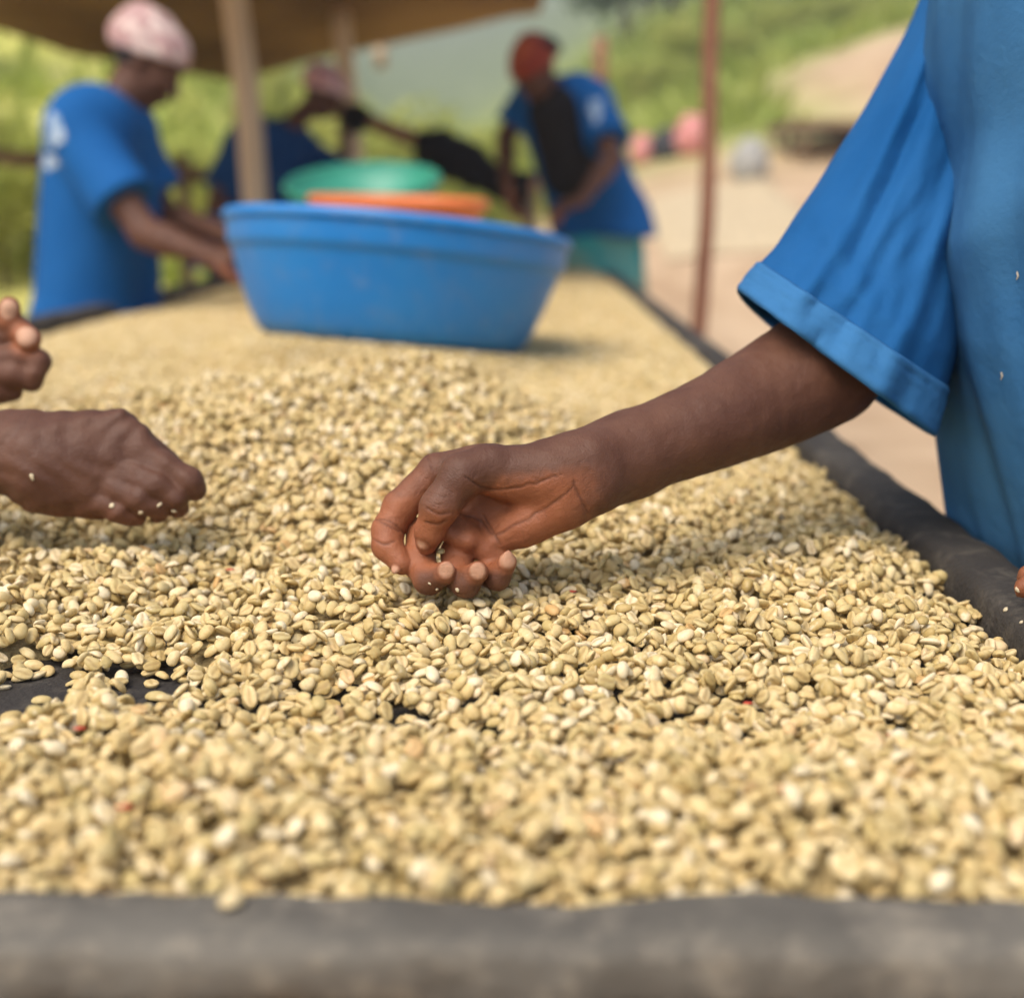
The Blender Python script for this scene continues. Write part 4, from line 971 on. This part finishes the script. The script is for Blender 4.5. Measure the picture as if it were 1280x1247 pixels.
    for c, wd, st_ in jobs:
        cc = curve(c); lo_ = cc.min(0)-9; hi_ = cc.max(0)+9; m_ = np.where((px > lo_[0]) & (px < hi_[0]) & (py > lo_[1]) & (py < hi_[1]))[0]
        if not len(m_): continue
        X_, Y_ = px[m_]+wob[m_], py[m_]+wob[m_]*.7; best = np.full(len(m_), 99.); n_ = len(cc)
        for i in range(n_-1):
            ax_, ay = cc[i]; bx_, by_ = cc[i+1]; t = np.clip(((X_-ax_)*(bx_-ax_)+(Y_-ay)*(by_-ay))/((bx_-ax_)**2+(by_-ay)**2+1e-9), 0, 1)
            fade = math.sin(math.pi*(i+.8)/(n_+.6))**.6
            best = np.minimum(best, np.hypot(X_-ax_-t*(bx_-ax_), Y_-ay-t*(by_-ay))/max(fade, .15))
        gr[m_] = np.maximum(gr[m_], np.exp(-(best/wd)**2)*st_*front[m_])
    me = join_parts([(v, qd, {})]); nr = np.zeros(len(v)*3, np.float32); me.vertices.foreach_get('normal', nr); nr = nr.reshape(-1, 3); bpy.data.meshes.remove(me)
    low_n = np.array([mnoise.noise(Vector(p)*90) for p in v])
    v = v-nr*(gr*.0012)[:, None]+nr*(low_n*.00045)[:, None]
    # skin texture: fine wrinkles on palm
    palm = sst(584, 612, py+(px-650)*.12+wob*2.5)*sst(768, 700, px+(py-600)*.10+wob*4)
    th_d = np.minimum(seg_dist(v, q(612, 582, 28), q(578, 594, 40)), seg_dist(v, q(578, 594, 40), q(549, 634, 46)))
    thumb_back = sst(r(32), r(26), th_d)*sst(655, 625, py)*sst(-6, 8, 612-(py-570)*.35-px+30)
    palm = palm*(1-.85*thumb_back)
    idx = np.minimum.reduce([seg_dist(v, q(545, 590, -20), q(500, 634, -10)), seg_dist(v, q(500, 634, -10), q(485, 662, -2)), seg_dist(v, q(485, 662, -2), q(502, 704, 18))])
    palm = np.maximum(palm, .75*sst(r(27), r(20), idx)*sst(-14, 4, (nr@rt)*14+(nr@fw)*10))
    low = sst(706, 722, py)*sst(508, 528, px); palm = palm*(1-.9*low)  # dark backs of the lower fingers, their shade also put into the colour
    tips = np.zeros(len(v)); nail = np.zeros(len(v))
    for (c, rad) in nv: ds = np.linalg.norm(v-c, axis=1); nail = np.maximum(nail, sst(rad*1.05, rad*.55, ds)); tips = np.maximum(tips, sst(rad*2.0, rad*1.0, ds))
    palm = np.maximum(palm, tips*.8); ring = np.zeros(len(v))
    for (c, rad) in nv: ds = np.linalg.norm(v-c, axis=1)/rad; ring = np.maximum(ring, np.exp(-((ds-1.12)/.13)**2)*.45*(ds > .9))
    gr = np.maximum(gr, ring)
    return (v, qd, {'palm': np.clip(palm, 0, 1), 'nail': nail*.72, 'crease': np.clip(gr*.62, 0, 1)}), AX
hp_part, AX = hero()
D4 = 1.16
shR = P(1232, 18, 1.28); chestR = np.array([.565, 1.13, 1.345]); 
lw = P(1596, 680, .88); le = np.array([.72, .84, 1.12])
J = dict(pelvis=(.60, 1.12, .95), chest=chestR, head=chestR+np.array([-.06, 0, .25]), face=(-.85, 0, -.5), up=(-.5, 0, .85), left=(0, -1, 0),
         el={-1: AX[4], 1: le}, wr={-1: AX[3], 1: lw}, hand={1: (P(1500, 679, .88)-lw, (-.2, 0, -1), (.3, 1, 0), .25, .9)}, skip=(-1,))
ua = []
g = SDF(np.minimum(shR, AX[4])-.09, np.maximum(shR, AX[4])+.09, .006); em = AX[4]*.75+shR*.25+np.array([0.01, .03, 0]); g.cone(shR, em, .046, .042, .01); g.cone(em, AX[4], .042, 75*1.075/F, .01); v, qd = g.out(); ua = [(v, qd, {}), hp_part]
right = person('nearest worker, in a faded blue short-sleeved shirt, sorting beans with an upturned hand', J, dict(shirt=None, skirt=M['skirt_dark'], scarf=M['scarf_pink']), shirt=False, extra=ua)

# --- the shirt of the right worker: lofted cloth with folds
def interp(tab, s):
    t = [a[0] for a in tab]; return [np.interp(s, t, [a[i] for a in tab]) for i in range(1, len(tab[0]))]
def ridge(u, c, w_): return np.exp(-((u-c)/w_)**2)
def sleeve():
    ns, nt_ = 110, 150
    Lc = [(0, 1168, -40), (.12, 1142, 22), (.3, 1098, 105), (.5, 1042, 200), (.7, 984, 288), (.86, 952, 328), (1, 925, 363)]
    Rc = [(0, 1262, -60), (.12, 1262, 40), (.3, 1258, 150), (.5, 1240, 270), (.7, 1212, 390), (.86, 1184, 482), (1, 1166, 543)]
    v = []; 
    for i in range(ns+1):
        s = i/ns; lx, ly = interp(Lc, s); rx, ry = interp(Rc, s); D = np.interp(s, [0, .5, .8, 1], [1.25, 1.15, 1.098, 1.085]); b_ = np.interp(s, [0, .4, 1], [.072, .084, .086])
        for j in range(nt_):
            th = 2*math.pi*j/nt_; c, sn = math.cos(th), math.sin(th); t = (1-c)/2
            x = lx+(rx-lx)*t; y = ly+(ry-ly)*t
            # soft folds running down the sleeve
            q = t+.10*(s-.5)
            f_ = 0
            if sn < 0:
                f_ += .010*ridge(q, .20+.10*s, .05)*sst(.05, .35, s)-.010*ridge(q, .31+.12*s, .045)*sst(.1, .5, s)
                f_ += .009*ridge(q, .46-.06*s, .05)*sst(.35, .75, s)-.008*ridge(q, .56-.05*s, .05)*sst(.3, .8, s)
                f_ += .008*ridge(q, .70+.08*s, .05)*sst(.0, .4, s)-.006*ridge(q, .82+.03*s, .05)
                f_ += .007*ridge(s-.35*t, .60, .035)*ridge(t, .3, .25)-.006*ridge(s+.5*t, .42, .05)*ridge(t, .45, .3)
            n3 = mnoise.noise(Vector((t*5.5+(3 if sn > 0 else 0), s*2.6, 1.7)))*.010+mnoise.noise(Vector((t*12, s*8, 4+(3 if sn > 0 else 0))))*.0030+.0018*(1-abs(mnoise.noise(Vector((t*7+s*3, s*5, 7)))*2.4))*sst(.3,.6,s)
            off = (f_*.62+n3)*min(1, abs(sn)*1.6)
            dd = D+sn*b_+(-1 if sn < 0 else 1)*off
            low = sst(.75, 1, s)*(max(0, sn))
            x += -7*low-0*off; y += 15*low*(1-t)
            jig = 3.0*mnoise.noise(Vector((s*7, j*.0, 9+(2 if c > 0 else 0))))*abs(c)
            v.append(P(x+jig, y, dd))
    return np.array(v).reshape(ns+1, nt_, 3)
SL = sleeve()
def grid_mesh(name, A, closed=True):
    n, m_ = A.shape[:2]; f = []
    for i in range(n-1):
        for j in range(m_ if closed else m_-1): f.append((i*m_+j, i*m_+(j+1) % m_, (i+1)*m_+(j+1) % m_, (i+1)*m_+j))
    return mesh(name, A.reshape(-1, 3), f)
def cloth(name, A, parent, mt, th=.0012, closed=True, lab=None):
    o = link(name, grid_mesh(name, A, closed), parent, mat=mt); md_ = o.modifiers.new('thickness', 'SOLIDIFY'); md_.thickness = th; md_.offset = 0
    if lab: o['label'] = lab
    return o
def normals(A):
    du = np.gradient(A, axis=0); dv = (np.roll(A, -1, 1)-np.roll(A, 1, 1))/2; n_ = np.cross(dv, du); n_ /= np.linalg.norm(n_, axis=2, keepdims=True)+1e-9
    c = A.mean(1, keepdims=True); s = np.sign(((A-c)*n_).sum(2).mean()); return n_*s
# the torso of the shirt: horizontal rings
def torso():
    nz, nt_ = 150, 200; A = np.zeros((nz+1, nt_, 3))
    Ltab = [(-420, 1250), (-300, 1212), (-150, 1186), (0, 1176), (150, 1170), (300, 1174), (420, 1188), (500, 1208), (580, 1230), (650, 1252), (720, 1272), (800, 1286)]
    for i in range(nz+1):
        py = -300+(820+300)*i/nz; Dn = 1.09; lx = np.interp(py, [a for a, _ in Ltab], [b_ for _, b_ in Ltab]); p0 = P(lx, py, Dn)
        a = .145; b_ = .192*(1 if py > -150 else .8+.2*(py+300)/150); cx = p0[0]+a*.985; z = p0[2]; cyy = 1.13
        for j in range(nt_):
            th = 2*math.pi*j/nt_; c, sn = math.cos(th), math.sin(th); ex = .85
            x = cx-math.copysign(abs(c)**ex, c)*a; y = cyy+math.copysign(abs(sn)**ex, sn)*b_
            g_ = (i/nz)
            nf = .010*math.sin(th*9+2.0*mnoise.noise(Vector((0, g_*2.5, th*.6))))*sst(.45, 1.0, g_)
            nf += .010*mnoise.noise(Vector((math.cos(th)*2.4, math.sin(th)*2.4, z*3.0)))+.004*mnoise.noise(Vector((math.cos(th)*7, math.sin(th)*7, z*9)))
            nf += -.007*ridge(g_, .45+.05*math.sin(th*2), .05)+.006*ridge(g_, .52+.06*math.sin(th*2+1), .04)
            A[i, j] = (x-c*nf, y+sn*nf, z)
    return A
TS = torso()
shirt = link('shirt', grid_mesh('shirt', TS), right, mat=M['shirt_body']); md_ = shirt.modifiers.new('t', 'SOLIDIFY'); md_.thickness = .0012
def sub(o): o.parent = shirt; o.matrix_parent_inverse = Matrix.Identity(4); return o
sl = cloth('sleeve', SL, right, M['shirt']); 
ncu = int(.865*110)
CU = SL[ncu:, :, :].copy(); nn = normals(SL)[ncu:]; prof = np.full(len(CU), .0026); prof[0] = .0002; prof[1] = .0022; prof[-1] = .0012
CU = CU+nn*prof[:, None, None]
# the turned-up band puckers along its stitching
for i in range(len(CU)):
    for j in range(CU.shape[1]): CU[i, j] += nn[i, j]*(.0010*mnoise.noise(Vector((j*.35, i*.5, 2)))-.0009*math.exp(-((i-3)/1.0)**2))
CU[-1] += (CU[-1]-CU[-2])*.4
cu = cloth('cuff', CU, right, M['shirt_cuff'], .0022)
# stitches along the cuff seam
m = MB()
for j in range(0, CU.shape[1]):
    a = Vector(CU[3, j]); b_ = Vector(CU[3, (j+1) % CU.shape[1]]); n_ = Vector(nn[3, j])*.0006; m.tube([a+(b_-a)*.1+n_, a+(b_-a)*.7+n_], .00028, 5)
o = link('stitching', m.me('stitching'), right, mat=M['shirt_cuff']); o['kind'] = 'stuff'
# far sleeve (left arm of the worker) outside the frame
A = np.zeros((20, 40, 3)); a0 = np.array([.60, .985, 1.36]); a1 = le+np.array([0, .0, .03]); ax = nrm(a1-a0); e1 = nrm(np.cross(ax, [0, 0, 1])); e2 = np.cross(ax, e1)
for i in range(20):
    for j in range(40):
        th = 2*math.pi*j/40; r_ = .075+.012*i/19+.004*math.sin(th*5+i*.2); A[i, j] = a0+(a1-a0)*.8*i/19+(e1*math.cos(th)+e2*math.sin(th))*r_
cloth('sleeve', A, right, M['shirt'])
# pale threads and chaff stuck to the shirt front
m = MB()
for (px, py) in [(1275, 356), (1268, 452)]:
    j = None; best = 9
    for i in range(0, TS.shape[0], 2):
        for j_ in range(0, TS.shape[1], 2):
            p_ = TS[i, j_]
            if p_[1] > 1.1: continue
            D = p_-np.array([0, 0, CAMZ]); x = D[0]*_cy+D[1]*_sy; y = -D[0]*_sy+D[1]*_cy; zc = y*_cp-D[2]*_sp; vc = y*_sp+D[2]*_cp
            e = math.hypot(640+x/zc*F-px, H0/2-vc/zc*F-py)
            if e < (best if best < 9 else 30): best = e if e < 9 else 9; j = (i, j_)
    if j is None: continue
    p_ = Vector(TS[j])+Vector((-.001, -.0022, 0)); m = MB(); m.tube([p_, p_+Vector((.001, 0, .003)), p_+Vector((.0, 0, .006))], [.0003, .0006, .0003], 5); link('lint', m.me('lint'), right, mat=M['chaff'])

# flecks of chaff and two crumbs on the left worker's fist; placed on the skin by casting rays
bpy.context.view_layer.update()
dg = bpy.context.evaluated_depsgraph_get()
def on_surface(px, py):
    o_ = Vector((0, 0, CAMZ)); d_ = Vector(P(px, py, 1.0))-o_; d_.normalize(); ok, loc, n_, _, ob, _m = S.ray_cast(dg, o_+d_*.06, d_)
    return (loc, n_, ob) if ok else None
def crumb(px, py, s, label, mt=None, name='bean_crumb', cat='crumb'):
    h_ = on_surface(px, py)
    if not h_: return
    loc, n_, ob = h_; m = MB(); r_ = random.Random(px)
    pr = [(0, -.6), (.7, -.4), (1, 0), (.75, .45), (0, .7)]
    v = [(0, 0, -.6)]+[(pr[k_][0]*math.cos(a)*r_.uniform(.7, 1.2), pr[k_][0]*math.sin(a)*r_.uniform(.7, 1.2), pr[k_][1]) for k_ in (1, 2, 3) for a in np.linspace(0, 5.4, 7)]+[(0, 0, .7)]
    f = [(0, 1+(i+1) % 7, 1+i) for i in range(7)]+[(1+k_*7+i, 1+k_*7+(i+1) % 7, 8+k_*7+(i+1) % 7, 8+k_*7+i) for k_ in (0, 1) for i in range(7)]+[(15+i, 15+(i+1) % 7, 22) for i in range(7)]
    qt = n_.to_track_quat('Z', 'Y').to_matrix(); s *= .85; sq = Vector((r_.uniform(.7, 1.3), r_.uniform(.6, 1.0), r_.uniform(.35, .6))); rz = Matrix.Rotation(r_.uniform(0, 3), 3, 'Z'); v = [loc+n_*s*.2+qt @ (rz @ Vector((a[0]*sq.x*r_.uniform(.8, 1.2), a[1]*sq.y*r_.uniform(.8, 1.2), a[2]*sq.z)))*s for a in v]
    m.add(v, f); tag(link(name, m.me(name), mat=mt or M['chaff']), label, cat)
crumb(40, 596, .0030, 'white bean crumb stuck to the wrist of the left arm')
crumb(140, 632, .0026, 'small pale crumb on the lower edge of the left fist')
crumb(176, 640, .0028, 'yellowish crumb under the knuckles of the left fist')
crumb(199, 631, .0028, 'tiny pale crumb between the curled fingers of the left fist')
crumb(218, 638, .0030, 'pale crumb beside the lowest fingertip of the left fist')
crumb(546, 736, .0022, 'pale crumb on the back of the curled middle finger of the picking hand')
crumb(572, 737, .0024, 'white crumb under the ring fingertip of the picking hand')
crumb(537, 729, .0016, 'tiny speck on the curled fingers of the picking hand, leftmost of three')
for (px, py, s, lb) in [(1272, 737, .0026, 'white crumb on the black right rail'), (1258, 762, .0030, 'larger chaff flake on the inner slope of the right rail'), (1277, 778, .0026, 'chaff flake where the right rail leaves the picture')]: crumb(px, py, s, lb)
def decal(root, px, py, rx, ry, mt, name='print'):
    n_, k_ = 9, 16; v = []; ok = True; rr_ = random.Random(px)
    for i in range(n_):
        for j in range(k_):
            a = 2*math.pi*j/k_; r_ = (i/(n_-1))*(1+.22*math.sin(3*a+px)+.12*math.sin(5*a)); h_ = on_surface(px+math.cos(a)*rx*r_, py+math.sin(a)*ry*r_)
            if not h_ or (v and (h_[0]-v[0]).length > .25): return
            v.append(h_[0]+h_[1]*.003)
    m = MB(); m.add(v, [(i*k_+j, i*k_+(j+1) % k_, (i+1)*k_+(j+1) % k_, (i+1)*k_+j) for i in range(n_-1) for j in range(k_)]); link(name, m.me(name), root, mat=mt)
decal(p1, 70, 165, 10, 22, M['print_and_highlight']); decal(p1, 64, 203, 10, 10, M['print_and_highlight'])
decal(p3, 745, 138, 8, 16, M['print_and_highlight'])  # highlight on this shoulder, put into the colour as a pale patch
h_ = on_surface(553, 690)
if h_: put_bean(h_[0]+h_[1]*.001, Matrix.Rotation(1.2, 3, 'Z'), 0, .75, 'small green-white bean held in the curl of the picking hand', None)

# ------------------------------------------------------------------ SHELTER
def pole(px0, py0, px1, py1, d, r0, r1, mt, label, name='shelter_pole', wob=.06):
    a = Vector(P(px0, py0, d)); b_ = Vector(P(px1, py1, d)); t = (b_-a).normalized()
    zt = 2.35; p_top = a+t*((zt-a.z)/t.z); zb = terrain(b_.x, b_.y)-.12; p_bot = a+t*((zb-a.z)/t.z)
    # stand it upright at its own distance
    p_bot.y = a.y; p_top.y = a.y
    m = MB(); m.tube([p_bot+(p_top-p_bot)*i/12+Vector((.008*math.sin(i*1.1+px0), 0, 0)) for i in range(13)], [r0+(r1-r0)*i/12 for i in range(13)], 14, wob=wob, seed=px0)
    e = tag(link(name, m.me(name), mat=mt), label, 'pole'); return e
pole(300, 60, 312, 240, 6.25, .066, .058, M['pole_pale'], 'thick pale wooden shelter pole rising behind the left of the blue tub')
pole(426, 0, 430, 80, 8.0, .060, .055, M['pole_pale'], 'thin pale shelter pole above the rose headscarf')
pole(893, 0, 886, 420, 4.7, .030, .027, M['pole_rust'], 'slim red-brown pole standing right of the drying table')
pole(748, 0, 752, 90, 9.5, .05, .045, M['pole_rust'], 'brown pole behind the worker in the orange headscarf')
# sagging tarpaulin roof
def roof():
    nx, ny = 60, 40; v = []
    for i in range(nx+1):
        for j in range(ny+1):
            u = i/nx; t = j/ny; y = 3.9+5.1*t; x = -5.4+(5.4+.02+.06*math.sin(t*9))*u
            e = np.interp((x/9.0*1700+664), [-400, 0, 110, 240, 300, 400, 640, 700], [2.38, 2.33, 2.14, 2.03, 1.98, 2.10, 2.36, 2.4])
            z = 2.62+(e-2.62)*t**2.5+.06*math.sin(t*math.pi*3)*.5+.02*mnoise.noise(Vector((x*2, y*1.2, 0)))-.12*math.sin(u*math.pi*4)**2*(1-t)
            v.append((x, y, z))
    f = [(i*(ny+1)+j, (i+1)*(ny+1)+j, (i+1)*(ny+1)+j+1, i*(ny+1)+j+1) for i in range(nx) for j in range(ny)]
    return mesh('roof_tarpaulin', v, f)
root = empty('shelter_roof', (-2.7, 6.5, 2.4), 'brown sagging tarpaulin roof over the rear left of the table', 'roof')
o = link('tarpaulin', roof(), root, mat=M['tarp']); s_ = o.modifiers.new('s', 'SOLIDIFY'); s_.thickness = .006
for j, y in enumerate((4.6, 6.0, 7.4, 8.8)):
    m = MB(); m.tube([(x, y, 2.66+.07+.015*math.sin(x*3)) for x in np.linspace(-5.3, -.05, 12)], .035, 8, wob=.1); link('rafter', m.me('rafter'), root, mat=M['wood'])
a = P(474, 20, 8.7); b_ = P(476, 84, 8.7); m = MB(); m.tube([tuple(a*(1-t)+b_*t) for t in np.linspace(-.6, 1, 6)], .04, 8, wob=.1); link('strut', m.me('strut'), root, mat=M['pole_pale'])
# rough wooden rail behind the workers, left
m = MB(); a = P(-120, 186, 8.2); b_ = P(255, 218, 8.2); m.tube([tuple(a*(1-t)+b_*t) for t in np.linspace(0, 1, 9)], [.05]*9, 9, wob=.12); 
ft = empty('pole_fence', (float(a[0]), float(a[1]), 0), 'dark rough pole fence behind the worker at the far left', 'fence'); link('rail', m.me('rail'), ft, mat=M['wood'])
for px in (-60, 228):
    m = MB(); p_ = P(px, 200, 8.2); m.tube([(p_[0], p_[1], terrain(p_[0], p_[1])-.1), (p_[0], p_[1], p_[2]+.04)], [.045, .04], 9, wob=.1); link('post', m.me('post'), ft, mat=M['wood'])
# rolled black netting slung on a pole from behind the second worker to the third
a = P(436, 142, 7.6); b_ = P(662, 232, 7.2)
rn = empty('netting_roll', tuple(a*.5+b_*.5), 'thick roll of black netting on a brown pole sloping down behind the basins', 'netting roll')
m = MB(); m.tube([tuple(a*(1-t)+b_*t) for t in np.linspace(-.06, 1.03, 12)], .045, 9, wob=.1); link('pole', m.me('pole'), rn, mat=M['pole_rust'])
m = MB(); ts = np.linspace(.42, 1.0, 16); m.tube([tuple(a*(1-t)+b_*t-np.array([0, .03, .03+.02*math.sin(t*9)])) for t in ts], [.105+.02*math.sin(t*13) for t in ts], 14, wob=.35, seed=2); link('netting', m.me('netting'), rn, mat=M['apron_dark'])
m = MB(); ts = np.linspace(-.02, .12, 6); m.tube([tuple(a*(1-t)+b_*t-np.array([0, .03, .01])) for t in ts], [.05, .075, .08, .08, .07, .05], 12, wob=.3); link('netting', m.me('netting'), rn, mat=M['apron_dark'])
for t in (-.03, 1.0):
    q = a*(1-t)+b_*t; m = MB(); m.tube([(q[0], q[1], -.1), (q[0], q[1], q[2]+.05)], [.04, .035], 8, wob=.1); link('post', m.me('post'), rn, mat=M['wood'])

# ------------------------------------------------------------------ YARD: further drying tables, sacks
def far_table(cx, cy, lx, ly, rot, zt, label, mt, depth=.06):
    zg = terrain(cx, cy); e = empty('drying_table', (cx, cy, zg), label, 'drying table'); e.rotation_euler = (0, 0, rot)
    def pt(nm, mb, mtt, sm=False): o_ = link(nm, mb.me(nm), mat=mtt, smooth=sm); o_.parent = e
    nx, ny = 30, 16; v = [((i/nx-.5)*lx, (j/ny-.5)*ly, zt+.03*mnoise.noise(Vector((i*.3, j*.4, cx)))+.03*(1-abs(i/nx-.5)*2)) for i in range(nx+1) for j in range(ny+1)]
    m = MB(); m.add(v, [(i*(ny+1)+j, (i+1)*(ny+1)+j, (i+1)*(ny+1)+j+1, i*(ny+1)+j+1) for i in range(nx) for j in range(ny)]); pt('bean_layer', m, mt, True)
    for sx in (-1, 1): m = MB(); m.box((sx*(lx/2+.02), 0, zt-.02), (.04, ly+.08, .10)); pt('side_board', m, M['wood'])
    for sy in (-1, 1): m = MB(); m.box((0, sy*(ly/2+.02), zt-.02), (lx, .04, .10)); pt('end_board', m, M['wood'])
    for sx in (-1, 1):
        for sy in (-1, 0, 1): m = MB(); m.tube([(sx*(lx/2-.1), sy*(ly/2-.1), -.3), (sx*(lx/2-.1), sy*(ly/2-.1), zt-.03)], .04, 8); pt('leg', m, M['wood'], True)
far_table(6.35, 19.5, 5.8, 1.8, .05, .16, 'low yard drying table below the earth bank with brown shade beneath it', M['parchment'])
def ground_mat(x0, x1, y0, y1, label):
    nx, ny = 30, 40; v = []
    for i in range(nx+1):
        for j in range(ny+1):
            x = x0+(x1-x0)*i/nx; y = y0+(y1-y0)*j/ny; e = min(i, nx-i, j, ny-j)
            v.append((x, y, terrain(x, y)+.02+.05*min(1, e/3)*(1+.6*mnoise.noise(Vector((x*1.2, y*1.2, 2))))))
    tag(link('bean_mat', mesh('bean_mat', v, [(i*(ny+1)+j, (i+1)*(ny+1)+j, (i+1)*(ny+1)+j+1, i*(ny+1)+j+1) for i in range(nx) for j in range(ny)]), mat=M['parchment']), label, 'bean mat')
ground_mat(1.3, 3.0, 13.2, 18.0, 'pale beans spread to dry on the ground behind the red-brown pole')
ground_mat(3.6, 6.2, 11.2, 16.2, 'wide pale patch of drying beans on the ground beside the blue sleeve')
def lump(name, c, r, mt, label, cat, seed):
    g = SDF(np.array(c)-max(r)*1.5, np.array(c)+max(r)*1.5, max(r)/14); g.ell(c, np.eye(3), r, .02); g.ell(np.array(c)+np.array([0, 0, r[2]*.7]), np.eye(3), (r[0]*.55, r[1]*.55, r[2]*.5), r[0]*.5); g.ripple(max(r)*.05, folds(seed, 9/max(r))); v, q_ = g.out()
    tag(link(name, join_parts([(v, q_, {})]), mat=mt), label, cat)
def gp(px, d): x = at_px(px, d); return (x, d, terrain(x, d))
for (px, d, r, mt, lb, cat, nm) in [(798, 21.0, (.20, .2, .22), 'bundle_pink', 'pink cloth bundle at the foot of the grass slope, left of the dark one', 'bundle', 'cloth_bundle'),
        (828, 20.8, (.26, .25, .22), 'bundle_dark', 'dark cloth bundle between two pink bundles', 'bundle', 'cloth_bundle'), (858, 20.6, (.28, .25, .28), 'bundle_pink', 'larger pink cloth bundle just left of the red-brown pole', 'bundle', 'cloth_bundle'),
        (928, 18.0, (.26, .24, .27), 'sack', 'off-white sack standing in the yard right of the red-brown pole', 'sack', 'sack')]:
    x, y, z = gp(px, d); lump(nm, (x, y, z+r[2]*.75), r, M[mt], lb, cat, px)
# the air of the valley
hz = MB(); hz.box((0, 208, 31), (1040, 436, 78)); o = link('haze', hz.me('haze'), smooth=False); o['kind'] = 'stuff'; o['label'] = 'thin pale haze over the valley'
hm_ = bpy.data.materials.new('haze'); hm_.use_nodes = True; n = hm_.node_tree.nodes; n.remove(n['Principled BSDF']); pv = n.new('ShaderNodeVolumePrincipled'); pv.inputs['Color'].default_value = lin(.86, .90, .92); pv.inputs['Density'].default_value = .0042; pv.inputs['Anisotropy'].default_value = .2
hm_.node_tree.links.new(pv.outputs[0], n['Material Output'].inputs['Volume']); o.data.materials.append(hm_)
